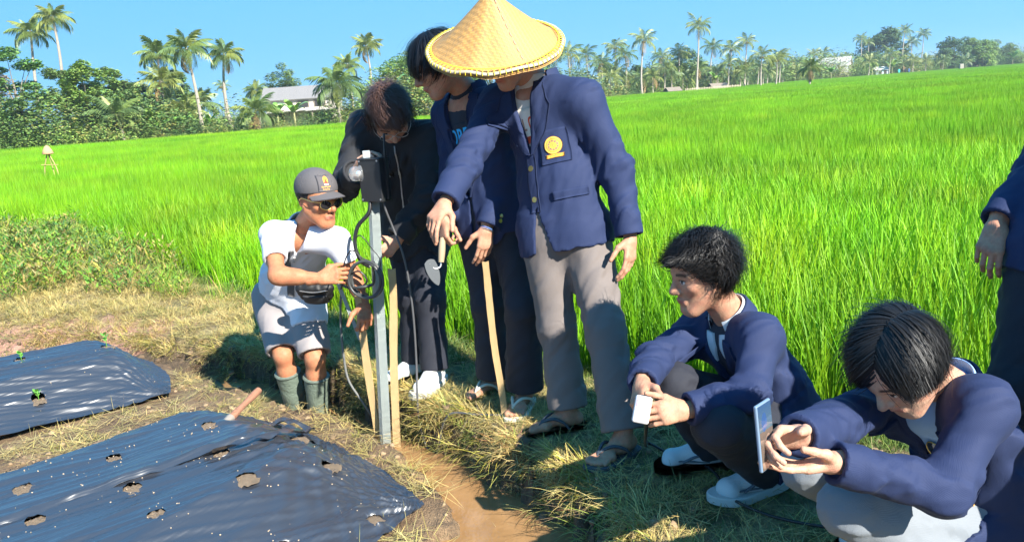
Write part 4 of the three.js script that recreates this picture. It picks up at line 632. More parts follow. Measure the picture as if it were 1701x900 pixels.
const EMBLEM = canvasTex(256, 256, (c) => { c.fillStyle = '#e9a33a'; c.fillRect(0, 0, 256, 256); c.strokeStyle = '#f4c65c'; c.lineWidth = 14; c.beginPath(); c.arc(128, 128, 112, 0, 7); c.stroke(); c.strokeStyle = '#c8742a'; c.lineWidth = 5; c.beginPath(); c.arc(128, 128, 94, 0, 7); c.stroke(); c.fillStyle = '#f0b347'; c.beginPath(); c.arc(128, 128, 90, 0, 7); c.fill(); c.strokeStyle = '#2c2a6e'; c.lineWidth = 9; for (let i = 0; i < 10; i++) { c.save(); c.translate(128, 128); c.rotate(i * Math.PI / 5); c.beginPath(); c.moveTo(-11, -76); c.quadraticCurveTo(-2, -44, 9, -58); c.quadraticCurveTo(14, -70, 3, -72); c.stroke(); c.restore(); } c.fillStyle = '#d9812c'; c.beginPath(); c.arc(128, 128, 24, 0, 7); c.fill(); c.fillStyle = '#f8d064'; for (let i = 0; i < 6; i++) { c.beginPath(); c.arc(128 + 15 * Math.cos(i * 1.05), 128 + 15 * Math.sin(i * 1.05), 6, 0, 7); c.fill(); } });
const BANNER = canvasTex(256, 64, (c) => { c.fillStyle = '#efb042'; c.fillRect(0, 0, 256, 64); c.strokeStyle = '#c06a24'; c.lineWidth = 5; c.strokeRect(4, 4, 248, 56); c.fillStyle = '#b96a22'; for (let i = 0; i < 11; i++) c.fillRect(18 + i * 20, 22 + (i % 3) * 4, 12, 18 - (i % 2) * 6); c.fillStyle = '#2c2a6e'; c.fillRect(132, 16, 8, 22); });
const emblem = (P, f, u, v, r, parent, F = P.T) => { const S = F.start ?? 0.3; const e = part('emblem', patchOn(f, F, ...discP(u, v, r), 18, 18, 0.003, 0.0045, S), std({ map: EMBLEM, roughness: 0.7 }), parent); e.userData.label = 'round gold university emblem'; part('emblem_banner', patchOn(f, F, ...rectP(u - r * 1.0, u + r * 1.05, v - r * 1.02, v - r * 1.42), 8, 4, 0.003, 0.0045, S), std({ map: BANNER, roughness: 0.7 }), parent); };
// --- 1. the one with the woven hat
const P1 = person({ pose: 'hat', headScale: 1.04, skin: 'warm', look: [-0.62, -0.42, 0.66], label: 'standing person in woven conical hat and navy blazer pointing at the device', feetBare: true, hands: { L: { back: [0.75, 0.1, 0.65], thumbSide: -1, curl: RELAX }, R: { back: [-0.35, 0.75, 0.55], thumbSide: 1, curl: [[0.35, 0.3, 0.2], [0.55, 0.5, 0.3], [0.7, 0.6, 0.35], [0.75, 0.6, 0.35]], spread: 0.1 } } });
{
  trousers(P1, M.grey, { bulk: 1.08, hemR: 0.08, hem: 0.93, fold: 0.007 });
  top(P1, M.tee, { name: 'shirt', grow: -0.014, sleeve: -0.12, hem: 0.05, fold: 0.003, cell: 0.0105, cowl: 0.005 });
  const { f, m } = top(P1, M.navy, { over: P1.trouserField, vee: [0.062, -0.13, -0.03], open: [-0.36, 0.22, -0.035], hem: 0.12, bulk: 1.05, hemR: 0.172, sleeveBulk: 1.1, cuff: 0.052, fold: 0.005 });
  lapels(P1, M.navy, m, { c: -0.03 }); collar(P1, 0.075, 0.083, -0.01, 0.045, 0.95, M.navy, 'collar', m);
  part('breast_pocket', patchOn(f, P1.T, ...rectP(0.018, 0.138, -0.045, -0.185, 5), 14, 14, 0.003, 0.0012), M.navy, m); emblem(P1, f, 0.078, -0.112, 0.036, m);
  part('front_edge', patchOn(f, P1.T, [[-0.062, -0.125], [-0.062, -0.25], [-0.06, -0.37]], [[-0.012, -0.13], [-0.012, -0.25], [-0.016, -0.37]], 6, 20, 0.0035, 0.001), M.navy, m);
  part('pocket_welt', patchOn(f, P1.T, ...rectP(0.05, 0.175, -0.30, -0.335, 3), 12, 4, 0.004, 0.0015), M.navy, m);
  for (const v of [-0.185, -0.315]) button(P1, f, -0.038, v, 0.012, M.gold, m);
  const TEEP = canvasTex(256, 256, (c) => { c.fillStyle = '#e7dccb'; c.fillRect(0, 0, 256, 256); c.font = 'bold 120px sans-serif'; c.fillStyle = '#e2542c'; c.fillText('O', 128, 150); c.fillStyle = '#b98a72'; c.fillText('L', 40, 150); c.fillStyle = '#d2481f'; c.fillRect(70, 190, 70, 50); });
  part('shirt_print', patchOn(P1.shirt, P1.T, ...rectP(-0.075, 0.02, 0.07, -0.09, 6), 14, 14, 0.0012, 0.0012), std({ map: TEEP, roughness: 0.85 }), P1.G);
  const LAN = canvasTex(64, 512, (c) => { c.fillStyle = '#2a2836'; c.fillRect(0, 0, 64, 512); c.save(); c.translate(50, 500); c.rotate(-Math.PI / 2); c.font = 'bold 54px sans-serif'; c.fillStyle = '#e8e4e4'; c.fillText('O', 20, 0); c.fillStyle = '#d8405a'; c.fillText('X', 78, 0); c.fillStyle = '#e8e4e4'; c.fillText('VA', 128, 0); c.fillText('OX', 310, 0); c.restore(); });
  part('lanyard', patchOn(P1.shirt, P1.T, [[0.022, 0.17], [0.012, 0.06], [-0.02, -0.07]], [[0.040, 0.17], [0.030, 0.06], [-0.008, -0.07]], 4, 24, 0.002, 0.003), std({ map: LAN, roughness: 0.6 }), P1.G);
  for (const s of ['L', 'R']) sandal(P1.feet[s], s === 'L' ? 1 : -1, M.flip, M.flip, P1.G);
  hair(P1.H, { color: L(0.012, 0.011, 0.012), n: 700, len: 0.05, rough: 0.003, nf: 60, line: hairLine(0.06, -0.01, -0.06), comb: crownComb() }, P1.G);
  // woven conical hat
  const ax = V(-0.03, 0.905, 0.42).normalize(), F = frameFU(V(-0.005, 1.628, -3.355), V(0.25, -0.42, 0.9), ax), R = 0.283, Hh = 0.235, N = 96, K = 40, pos = [], uv = [], idx = [];
  const prof = (t) => [R * t, Hh * (1 - t) - 0.02 * Math.sin(t * Math.PI) * t + 0.012 * Math.exp(-t * 9) - 0.012];
  for (const s of [0, 1]) for (let j = 0; j <= K; j++) for (let i = 0; i <= N; i++) { const a = i / N * tau, [r, y] = prof(j / K), wob = 0.006 * n2(Math.cos(a) * 1.4, Math.sin(a) * 1.4) * (j / K); const p = toW(F, Math.cos(a) * r, y - s * 0.006 + wob, Math.sin(a) * r); pos.push(p.x, p.y, p.z); uv.push(Math.cos(a) * r / 0.6 + 0.5, Math.sin(a) * r / 0.6 + 0.5); }
  const W = N + 1; for (const s of [0, 1]) for (let j = 0; j < K; j++) for (let i = 0; i < N; i++) { const a = s * (K + 1) * W + j * W + i; s ? idx.push(a, a + W, a + 1, a + 1, a + W, a + W + 1) : idx.push(a, a + 1, a + W, a + 1, a + W + 1, a + W); }
  const tw = (x, y) => { const cx = Math.floor(x), cy = Math.floor(y), k = ((cx + 2 * Math.floor(cy / 1)) % 6 + 6) % 6; return [k < 3, cx * 7 + Math.floor(cy / 3) * 13, cy * 5 + Math.floor(cx / 3) * 11]; };
  const WV = dataTex(1024, (u, v) => { const x = (u + v) * 62, y = (u - v) * 62, [h, a, b] = tw(x, y), id = h ? n2(a * 0.91, Math.floor(y) * 1.7) : n2(Math.floor(x) * 1.3 + 40, b * 0.77), e = (h ? y : x) % 1, f = Math.abs(((e + 1) % 1) - 0.5), q = 0.90 + 0.10 * id + 0.05 * n2(u * 300, v * 300) - 0.12 * sstep(0.4, 0.5, f) + (h ? 0.05 : -0.03); return [0.79 * q, 0.60 * q * (1 - 0.03 * id), 0.345 * q * (1 - 0.12 * id)]; }, true);
  const WB = dataTex(1024, (u, v) => { const x = (u + v) * 62, y = (u - v) * 62, [h] = tw(x, y), e = (((h ? y : x) % 1) + 1) % 1; return 0.5 + (h ? 0.22 : -0.1) + 0.25 * Math.sin(e * Math.PI); });
  const hat = part('conical_hat', geoFrom(pos, idx, uv), std({ map: WV, roughness: 0.6, bumpMap: WB, bumpScale: 0.0018, side: THREE.DoubleSide }), P1.G); hat.userData.label = 'woven bamboo conical hat with yellow stitched rim';
  const ring = []; for (let i = 0; i < 72; i++) { const a = i / 72 * tau; ring.push(toW(F, Math.cos(a) * (R - 0.004), 0.0 + 0.006 * n2(Math.cos(a) * 1.4, Math.sin(a) * 1.4), Math.sin(a) * (R - 0.004))); }
  part('rim_binding', tube(ring, 0.0075, 8, 144, true), std({ color: L(0.42, 0.36, 0.27), roughness: 0.7 }), hat);
  const st = [], lp = [], seam = []; for (let i = 0; i < 78; i++) { const a = i / 78 * tau, p = (r, y) => toW(F, Math.cos(a) * r, y, Math.sin(a) * r); st.push(tube([p(R + 0.004, -0.006), p(R + 0.003, 0.006), p(R - 0.008, 0.011), p(R - 0.02, 0.012)], 0.0016, 5, 6)); }
  for (let i = 0; i < 72; i++) { const a = i / 72 * tau; lp.push(toW(F, Math.cos(a) * (R - 0.02), 0.0128, Math.sin(a) * (R - 0.02))); }
  part('rim_stitches', merged([...st, tube(lp, 0.0022, 6, 144, true)]), std({ color: L(0.86, 0.68, 0.04), roughness: 0.5 }), hat);
  for (let i = 0; i < 9; i++) { const t0 = 0.12 + i * 0.096, t1 = t0 + 0.05, a = 1.36, p = (t, da) => { const [r, y] = prof(t); return toW(F, Math.cos(a + da) * r, y + 0.0025, Math.sin(a + da) * r); }; seam.push(tube([p(t0, 0), p((t0 + t1) / 2, 0.012), p(t1, 0)], 0.0022, 5, 5), tube([p(t0 + 0.012, 0.025 / (i + 1)), p(t1 + 0.012, 0.025 / (i + 1))], 0.0016, 5, 4)); }
  part('seam_thread', merged(seam), std({ color: L(0.42, 0.25, 0.18), roughness: 0.8 }), hat);
  P1.finish();
}
// --- 2. the one behind, leaning on a stick
const P2 = person({ pose: 'second', headScale: 1.12, skin: 'warm', look: [-0.86, -0.42, 0.32], label: 'bareheaded person with black fringe and open navy blazer leaning on a bamboo stick', feetBare: true, hands: { L: { back: [0.45, 0.25, 0.85], thumbSide: -1, curl: [[0.35, 0.3, 0.2], [0.4, 0.35, 0.2], [0.45, 0.4, 0.2], [0.5, 0.45, 0.3]] }, R: { back: [-0.75, 0.15, 0.6], thumbSide: 1, curl: GRIP, thumb: [0.5, -0.6, 0.7] } } });
{
  trousers(P2, M.darkTrouser, { bulk: 1.08, hemR: 0.085, hem: 0.95, fold: 0.006 });
  top(P2, M.darkTee, { name: 'shirt', grow: -0.012, sleeve: -0.12, hem: 0.1, fold: 0.003, cell: 0.0105, cowl: 0.005 });
  const { f, m } = top(P2, M.navy, { over: P2.trouserField, vee: [0.075, -0.36, -0.01], open: [-0.3, 0.12, -0.01], hem: 0.1, cuff: 0.056, bulk: 1.02, fold: 0.006 });
  lapels(P2, M.navy, m, { w: 0.072, point: -0.3, c: -0.01 }); collar(P2, 0.074, 0.082, -0.01, 0.045, 0.9, M.navy, 'collar', m);
  const TP = canvasTex(256, 256, (c) => { c.fillStyle = '#272c38'; c.fillRect(0, 0, 256, 256); c.font = 'bold 96px sans-serif'; c.fillStyle = '#35b4ee'; c.fillText('ORE', 20, 96); c.font = 'bold 30px sans-serif'; c.fillStyle = '#c9b9a6'; c.fillRect(50, 112, 150, 36); c.fillStyle = '#2b2620'; c.fillText('HM E', 80, 141); c.fillStyle = '#d98a6c'; c.fillRect(56, 154, 140, 50); c.fillStyle = '#edd9c0'; c.fillRect(90, 175, 70, 34); c.fillStyle = '#5fb7cc'; c.fillRect(90, 216, 80, 24); });
  part('shirt_print', patchOn(P2.shirt, P2.T, ...rectP(-0.09, 0.06, 0.045, -0.2, 6), 16, 16, 0.0012, 0.0015), std({ map: TP, roughness: 0.85 }), P2.G);
  const wf = limbFrame(P2.J.elL, P2.J.wrL, V(0.9, 0.1, 0.6)); for (const v of [-0.075, -0.052]) button(P2, f, 0.0, v, 0.0085, M.gold, m, wf);
  for (const s of ['L', 'R']) sandal(P2.feet[s], s === 'L' ? 1 : -1, M.cream, M.cream, P2.G);
  hair(P2.H, { color: L(0.010, 0.011, 0.015), n: 5000, len: 0.11, puff: 0.019, rough: 0.003, nf: 55, line: hairLine(0.05, 0.0, -0.055), comb: (x, y, z) => [x * 8, -0.65, (z + 0.035) * 9], seg: 7, w: 0.8 }, P2.G);
  const br = (J, t, r, mat, n) => { const e = J.elL, w = J.wrL, d = w.clone().sub(e).normalize(), c = w.clone().addScaledVector(d, t), u = V(0, 0, 1).cross(d).normalize(), v = d.clone().cross(u), q = []; for (let i = 0; i < 20; i++) q.push(c.clone().addScaledVector(u, Math.cos(i / 20 * tau) * r).addScaledVector(v, Math.sin(i / 20 * tau) * r)); return part(n, tube(q, 0.0028, 6, 40, true), mat, P2.G); };
  br(P2.J, -0.004, 0.0295, std({ color: L(0.1, 0.2, 0.5), roughness: 0.4 }), 'bracelet'); br(P2.J, 0.004, 0.029, M.steel, 'bracelet');
  P2.finish();
}
// --- 3. the one bending over the device in a black jacket
const P3 = person({ pose: 'black', headScale: 1.16, skin: 'light', look: [0.18, -0.80, 0.55], headUp: [0.05, 0.6, 0.8], label: 'person in black and grey jacket with glasses bending over the device box', hands: { L: { back: [0.7, 0.35, 0.6], thumbSide: -1, curl: GRIP }, R: { back: [-0.75, 0.35, -0.5], thumbSide: 1, curl: SOFT } } });
{
  trousers(P3, M.darkTrouser, { bulk: 1.02, hem: 0.96, hemR: 0.072 });
  const { f, m } = top(P3, M.black, { over: P3.trouserField, hem: 0.12, bulk: 1.08, sleeveBulk: 1.12, cuff: 0.056, cowl: 0.012, fold: 0.007 });
  part('front_zip', patchOn(f, P3.T, ...rectP(-0.0028, 0.0028, 0.12, -0.34, 8), 3, 40, 0.002, 0.002), M.steel, m);
  const LG = canvasTex(256, 256, (c) => { c.fillStyle = '#222328'; c.fillRect(0, 0, 256, 256); c.strokeStyle = '#d5dcd8'; c.lineWidth = 7; c.beginPath(); c.arc(120, 100, 72, -2.6, -0.6); c.stroke(); c.beginPath(); c.arc(120, 100, 72, 0.7, 2.4); c.stroke(); c.fillStyle = '#e3e4c8'; for (let i = 0; i < 9; i++) { const a = i * 0.7 + 0.2; c.save(); c.translate(120 + 84 * Math.cos(a), 100 + 84 * Math.sin(a)); c.rotate(a); c.fillRect(-7, -10, 14, 20); c.restore(); } c.fillStyle = '#2f7a58'; for (let i = 0; i < 6; i++) { c.save(); c.translate(120, 100); c.rotate(i * 1.047); c.beginPath(); c.ellipse(0, -32, 15, 30, 0, 0, 7); c.fill(); c.restore(); } c.fillStyle = '#cfe0f4'; c.font = 'bold 64px sans-serif'; c.fillText('M', 22, 232); c.font = 'bold 34px sans-serif'; for (let i = 0; i < 6; i++) c.fillRect(86 + i * 22, 200 + (i * 5) % 7, 15, 28 - (i * 3) % 8); c.fillRect(90, 240, 120, 8); });
  part('jacket_logo', patchOn(f, P3.T, ...rectP(-0.13, -0.035, 0.055, -0.05, 6), 12, 12, 0.0015, 0.0022), std({ map: LG, roughness: 0.8 }), m);
  for (const s of ['L', 'R']) shoe(P3.feet[s], s === 'L' ? 1 : -1, M.shoe, P3.G);
  hair(P3.H, { color: L(0.10, 0.055, 0.042), n: 4500, len: 0.055, puff: 0.02, curl: 0.003, rough: 0.005, nf: 45, line: hairLine(0.052, -0.01, -0.07), comb: (x, y, z) => [x * 5 + 0.2, 0.1 - (z < 0 ? 0.6 : 0), 0.7 + z * 4], flick: 0.012, w: 0.9 }, P3.G);
  const q = (x, y, z) => toW(P3.H, x, y, z), fr = []; for (const s of [-1, 1]) { const lp = []; for (let i = 0; i < 20; i++) { const a = i / 20 * tau; lp.push(q(s * (0.033 + 0.026 * Math.cos(a)), -0.004 + 0.019 * Math.sin(a), 0.101)); } fr.push(tube(lp, 0.0018, 6, 40, true), tube([q(s * 0.059, 0.004, 0.1), q(s * 0.077, 0.008, 0.07), q(s * 0.082, 0.012, -0.01), q(s * 0.08, 0.0, -0.035)], 0.002, 6, 16)); } fr.push(tube([q(-0.008, 0, 0.102), q(0, 0.003, 0.107), q(0.008, 0, 0.102)], 0.0018, 6, 8));
  part('eyeglasses', merged(fr), M.steel, P3.G); P3.finish();
}
// --- 4. the farmer in the ditch
const P4 = person({ pose: 'farmer', headScale: 1.08, skin: 'tan', look: [0.76, -0.14, 0.64], headUp: [0, 1, 0], fine: 0.008, label: 'person in white polo, grey cap and rubber boots standing in the ditch', hands: { L: { back: [0.3, -0.25, 0.9], thumbSide: -1, curl: GRIP }, R: { back: [-0.15, 0.35, 0.9], thumbSide: 1, curl: SOFT, thumb: [0.6, 0.1, 0.8], thumb2: [0.1, -0.2, 0.95] } } });
{
  trousers(P4, M.shorts, { bulk: 0.98, short: 0.93, name: 'shorts', fold: 0.008 });
  const { f, m } = top(P4, M.white, { name: 'polo_shirt', over: P4.trouserField, sleeve: -0.62, hem: -0.05, vee: [0.03, 0.08, 0], fold: 0.005, hemR: 0.17, hemD: 0.135, bulk: 0.92, sleeveBulk: 0.88, sk: 0.03, shoulder: 0.05, cowl: 0.0 }); P4.jacket = f;
  collar(P4, 0.066, 0.074, -0.012, 0.034, 0.45, M.white, 'collar', m); for (const v of [0.06, 0.02]) button(P4, f, 0.0, v, 0.005, M.sole, m);
  for (const s of ['L', 'R']) { // tall rubber boots
    const k = P4.J['knee' + s], a = P4.J['ank' + s], F = P4.feet[s], pt = (x, y, z) => toW(F, x, y, z), t0 = k.clone().lerp(a, 0.22), pr = [rc(a, t0, 0.05, 0.066, { k: 0.03, flatB: true, fold: [0.005, 14, 10], seed: s === 'L' ? 2 : 6 }), rc(pt(0, 0.05, -0.03), pt(0, 0.045, 0.03), 0.045, 0.048, { k: 0.04 }), rc(pt(0, 0.05, 0.03), pt(0, 0.035, 0.14), 0.046, 0.038, { k: 0.04 })];
    const b = part('rubber_boot', solid(pr, 0.006), M.rubber, P4.G); const ax = k.clone().sub(a).normalize(), u = V(0, 0, 1).cross(ax).normalize(), v = ax.clone().cross(u), ring = []; for (let i = 0; i < 24; i++) ring.push(t0.clone().addScaledVector(ax, -0.006).addScaledVector(u, Math.cos(i / 24 * tau) * 0.067).addScaledVector(v, Math.sin(i / 24 * tau) * 0.067)); part('boot_rim', tube(ring, 0.005, 6, 48, true), M.rubber, b);
  }
  hair(P4.H, { color: L(0.02, 0.018, 0.018), n: 900, len: 0.02, puff: 0.003, rough: 0.002, nf: 80, line: hairLine(0.06, 0.005, -0.05), comb: crownComb() }, P4.G);
  const H = P4.H, mCap = cloth(L(0.095, 0.088, 0.092)), cp = [el(H, [0, 0.05, -0.014], [0.089, 0.088, 0.106])];
  const cutP = (a, b, c) => (0.034 + c * 0.10) - b, cf = field(cp, (d, x, y, z) => Math.max(d, cutP(...local(H, x, y, z)), -(d + 0.006)));
  const cap = part('cap', netMesh(cf, bounds(cp), 0.0042), mCap, P4.G), pos = [], idx = [], uv = [];
  for (const s of [0, 1]) for (let j = 0; j <= 10; j++) for (let i = 0; i <= 24; i++) { const a = mix(-1.05, 1.05, i / 24), t = j / 10, p = toW(H, Math.sin(a) * 0.088 * (1 + 0.05 * t), 0.047 - 0.012 * t - 0.028 * Math.sin(a) ** 2 - s * 0.003, -0.014 + Math.cos(a) * 0.104 + t * 0.068 * Math.cos(a * 1.15)); pos.push(p.x, p.y, p.z); uv.push(i * 0.01, j * 0.01); }
  for (const s of [0, 1]) for (let j = 0; j < 10; j++) for (let i = 0; i < 24; i++) { const a = s * 275 + j * 25 + i; s ? idx.push(a, a + 1, a + 25, a + 1, a + 26, a + 25) : idx.push(a, a + 25, a + 1, a + 1, a + 25, a + 26); }
  part('cap_peak', geoFrom(pos, idx, uv), mCap, cap);
  const LG = canvasTex(256, 256, (c) => { c.fillStyle = '#565254'; c.fillRect(0, 0, 256, 256); c.fillStyle = '#f3a63a'; c.beginPath(); c.ellipse(150, 74, 44, 62, 0, 0, 7); c.fill(); c.fillStyle = '#e0452c'; c.beginPath(); c.moveTo(150, 30); c.lineTo(188, 130); c.lineTo(112, 130); c.fill(); c.fillStyle = '#f4e2d0'; c.fillRect(116, 130, 76, 22); c.fillStyle = '#e8a44a'; c.font = 'italic bold 40px serif'; for (let i = 0; i < 9; i++) { c.fillRect(60 + i * 19, 166 + (i * 7) % 9, 12, 26 - (i * 5) % 11); if (i < 7) c.fillRect(78 + i * 19, 208 + (i * 5) % 8, 12, 24 - (i * 7) % 10); } });
  const CF = frameFU(toW(H, 0, 0.085, 0), H.z.clone().addScaledVector(H.x, -0.25).normalize(), H.y); part('cap_logo', patchOn(field(cp), CF, ...rectP(-0.035, 0.03, 0.032, -0.036, 4), 10, 10, 0.0012, 0.001), std({ map: LG, roughness: 0.8 }), cap);
  const q = (x, y, z) => toW(H, x, y, z), fr = [], ln = [];
  for (const s of [-1, 1]) { const lp = []; for (let i = 0; i < 20; i++) { const a = i / 20 * tau; lp.push(q(s * (0.033 + 0.028 * Math.cos(a)), -0.006 + 0.021 * Math.sin(a) - (Math.cos(a) > 0 ? 0 : 0.003), 0.101 - 0.008 * Math.abs(Math.cos(a) + 1) / 2)); } fr.push(tube(lp, 0.0015, 6, 40, true), tube([q(s * 0.06, 0.006, 0.094), q(s * 0.078, 0.008, 0.06), q(s * 0.084, 0.012, -0.01), q(s * 0.08, 0.0, -0.03)], 0.0017, 6, 16)); const c = q(s * 0.033, -0.006, 0.103), p = [c.x, c.y, c.z], ix = []; lp.forEach((v, i) => { p.push(v.x, v.y, v.z); ix.push(0, i + 1, (i + 1) % 20 + 1); }); ln.push(geoFrom(p, ix, new Array(42).fill(0))); }
  fr.push(tube([q(-0.006, 0.004, 0.1), q(0, 0.006, 0.106), q(0.006, 0.004, 0.1)], 0.0016, 6, 8)); const gl = part('sunglasses', merged(fr), M.gold, P4.G); part('lenses', merged(ln), M.lens, gl);
  P4.finish();
}
// --- 5. curly-haired, crouching
const P5 = person({ pose: 'curly', headScale: 1.1, skin: 'warm', look: [-0.96, -0.13, 0.25], headUp: [-0.1, 1, 0], label: 'crouching person with curly black hair in navy blazer holding a small white device', hands: { L: { back: [0.05, 0.45, 0.9], thumbSide: -1, curl: SOFT, thumb: [0.5, -0.1, 0.8] }, R: { back: [-0.8, 0.35, 0.45], thumbSide: 1, curl: SOFT } } });
{
  trousers(P5, M.darkTrouser, { bulk: 1.06, hem: 0.97 });
  top(P5, M.darkTee, { name: 'sweater', grow: -0.014, sleeve: -0.12, hem: -0.05, fold: 0.003, cell: 0.0105 });
  const { f, m } = top(P5, M.navy, { over: P5.trouserField, vee: [0.06, -0.16, 0], open: [-0.26, 0.3, 0], hem: 0.1, bulk: 0.98, hemR: 0.185, hemD: 0.15, sleeveBulk: 1.04, cuff: 0.053, fold: 0.0055 });
  lapels(P5, M.navy, m); collar(P5, 0.074, 0.082, -0.01, 0.045, 0.95, M.navy, 'collar', m); collar(P5, 0.064, 0.07, -0.006, 0.05, 0.5, M.stripe, 'shirt_collar', P5.G);
  for (const s of [-1, 1]) part('shirt_collar_point', patchOn(P5.sweater, P5.T, [[s * 0.018, 0.165], [s * 0.012, 0.12], [s * 0.03, 0.065]], [[s * 0.06, 0.17], [s * 0.055, 0.125], [s * 0.04, 0.07]], 5, 10, 0.003, 0.004), M.stripe, P5.G);
  shoe(P5.feet.L, 1, M.greyShoe, P5.G, M.shoeTrim); shoe(P5.feet.R, -1, M.greyShoe, P5.G, M.shoeTrim);
  hair(P5.H, { color: L(0.011, 0.010, 0.010), n: 6500, len: 0.06, puff: 0.021, curl: 0.009, rough: 0.009, nf: 40, line: hairLine(0.055, -0.012, -0.05), comb: (x, y, z) => [x * 6, 0.15 - (z < 0 ? 0.5 : 0), 0.35 + z * 6], flick: 0.012, seg: 9, w: 0.8 }, P5.G);
  P5.finish();
}
// --- 6. taking a picture with a telephone, crouching in front
const P6 = person({ pose: 'phone', headScale: 1.05, skin: 'light', look: [-0.68, -0.66, 0.32], headUp: [-0.55, 0.75, 0.2], label: 'crouching person with straight black hair photographing with a phone, grey jeans', hands: { L: { back: [0.0, -0.95, 0.25], thumbSide: -1, curl: [[0.12, 0.15, 0.1], [0.15, 0.15, 0.1], [0.2, 0.2, 0.15], [0.3, 0.25, 0.2]], thumb: [0.6, -0.55, 0.6], thumb2: [0.1, -0.35, 0.95] }, R: { back: [0.35, 0.25, -0.9], thumbSide: 1, curl: [[0.5, 0.9, 0.6], [0.55, 0.95, 0.6], [0.6, 1.0, 0.6], [0.65, 1.0, 0.6]] } } });
{
  trousers(P6, M.denim, { bulk: 1.0, hem: 0.9, fold: 0.006 });
  top(P6, M.blueShirt, { name: 'shirt', grow: -0.014, sleeve: -0.12, hem: -0.05, fold: 0.003, cell: 0.0105, cowl: 0.005 });
  const { f, m } = top(P6, M.navy, { over: P6.trouserField, vee: [0.058, -0.2, 0], open: [-0.28, 0.32, 0], hem: 0.1, bulk: 0.96, hemR: 0.19, hemD: 0.155, sleeveBulk: 1.02, cuff: 0.053, fold: 0.006, sleeve: 0.99 });
  lapels(P6, M.navy, m, { point: -0.2 }); collar(P6, 0.074, 0.082, -0.01, 0.045, 0.95, M.navy, 'collar', m); collar(P6, 0.064, 0.07, -0.006, 0.05, 0.5, M.blueShirt, 'shirt_collar', P6.G);
  emblem(P6, f, 0.045, -0.05, 0.034, m, { ...P6.T, start: 0.17 });
  shoe(P6.feet.L, 1, M.greyShoe, P6.G, M.shoeTrim); shoe(P6.feet.R, -1, M.greyShoe, P6.G, M.shoeTrim);
  hair(P6.H, { color: L(0.010, 0.010, 0.011), n: 9000, len: 0.12, puff: 0.016, rough: 0.002, nf: 50, line: hairLine(0.05, -0.012, -0.06), comb: (x, y, z) => { const s = x > 0.02 ? 1 : -1; return [s * 0.55 + x * 3, -0.35, 0.45 + z * 4]; }, seg: 9, flick: 0.02, w: 0.75 }, P6.G);
  const sg = toW(P6.T, 0, 0.02, 0.3); for (let i = 0; i < 60; i++) { const d = P6.shirt(sg.x, sg.y, sg.z); if (d < 0.001) break; sg.addScaledVector(P6.T.z, -d * 0.8); } const zs = sg.sub(P6.T.o).dot(P6.T.z) + 0.012, q = (x, y) => toW(P6.T, x, y + 0.02, zs), fr = [], ln = []; // sunglasses hung on the shirt placket
  for (const s of [-1, 1]) { const lp = []; for (let i = 0; i < 20; i++) { const a = i / 20 * tau; lp.push(q(0.0 + 0.024 * Math.sin(a), 0.0 + s * 0.034 + 0.028 * Math.cos(a))); } fr.push(tube(lp, 0.0016, 6, 40, true)); const c = q(0, s * 0.034).addScaledVector(P6.T.z, 0.003), p = [c.x, c.y, c.z], ix = []; lp.forEach((v, i) => { p.push(v.x, v.y, v.z); ix.push(0, i + 1, (i + 1) % 20 + 1); }); ln.push(geoFrom(p, ix, new Array(42).fill(0))); }
  fr.push(tube([q(-0.012, 0.008), q(-0.015, 0), q(-0.012, -0.008)], 0.0016, 6, 6)); const gl = part('sunglasses', merged(fr), M.gold, P6.G); part('lenses', merged(ln), M.lens, gl);
  P6.finish();
}
// --- 7. at the right edge, standing
const P7 = person({ pose: 'edge', skin: 'warm', look: [-0.7, -0.45, 0.5], label: 'standing person at the right edge in navy blazer and dark trousers', hands: { L: { back: [0.75, 0, 0.6], thumbSide: -1, curl: RELAX }, R: { back: [-0.65, 0.05, 0.72], thumbSide: 1, curl: SOFT } } });
{
  trousers(P7, M.darkTrouser, { bulk: 1.1, hem: 0.95 });
  const { f, m } = top(P7, M.navy, { over: P7.trouserField, vee: [0.058, -0.12, 0], hem: 0.12, bulk: 1.08, cuff: 0.055, fold: 0.006 });
  lapels(P7, M.navy, m); collar(P7, 0.074, 0.082, -0.01, 0.045, 0.95, M.navy, 'collar', m); for (const v of [-0.16, -0.28]) button(P7, f, 0.0, v, 0.011, M.gold, m); top(P7, M.white, { name: 'shirt', grow: -0.014, sleeve: -0.12, hem: -0.05, fold: 0.003, cell: 0.01, cowl: 0.01 });
  for (const s of ['L', 'R']) shoe(P7.feet[s], s === 'L' ? 1 : -1, M.greyShoe, P7.G, M.shoeTrim);
  hair(P7.H, { color: L(0.011, 0.010, 0.010), n: 1200, len: 0.06, rough: 0.003, nf: 50, line: hairLine(0.055, -0.01, -0.055), comb: crownComb() }, P7.G);
  P7.finish();
  // a second onlooker, beyond the right edge, who shades the two crouching people
  const c = P7.G.clone(); c.name = numbered('person'); c.userData = { label: 'onlooker in navy blazer standing beyond the right edge, nearest the camera', category: 'person' }; c.position.set(1.63, 0, -1.56); c.rotation.y = 0.35; scene.add(c);
}
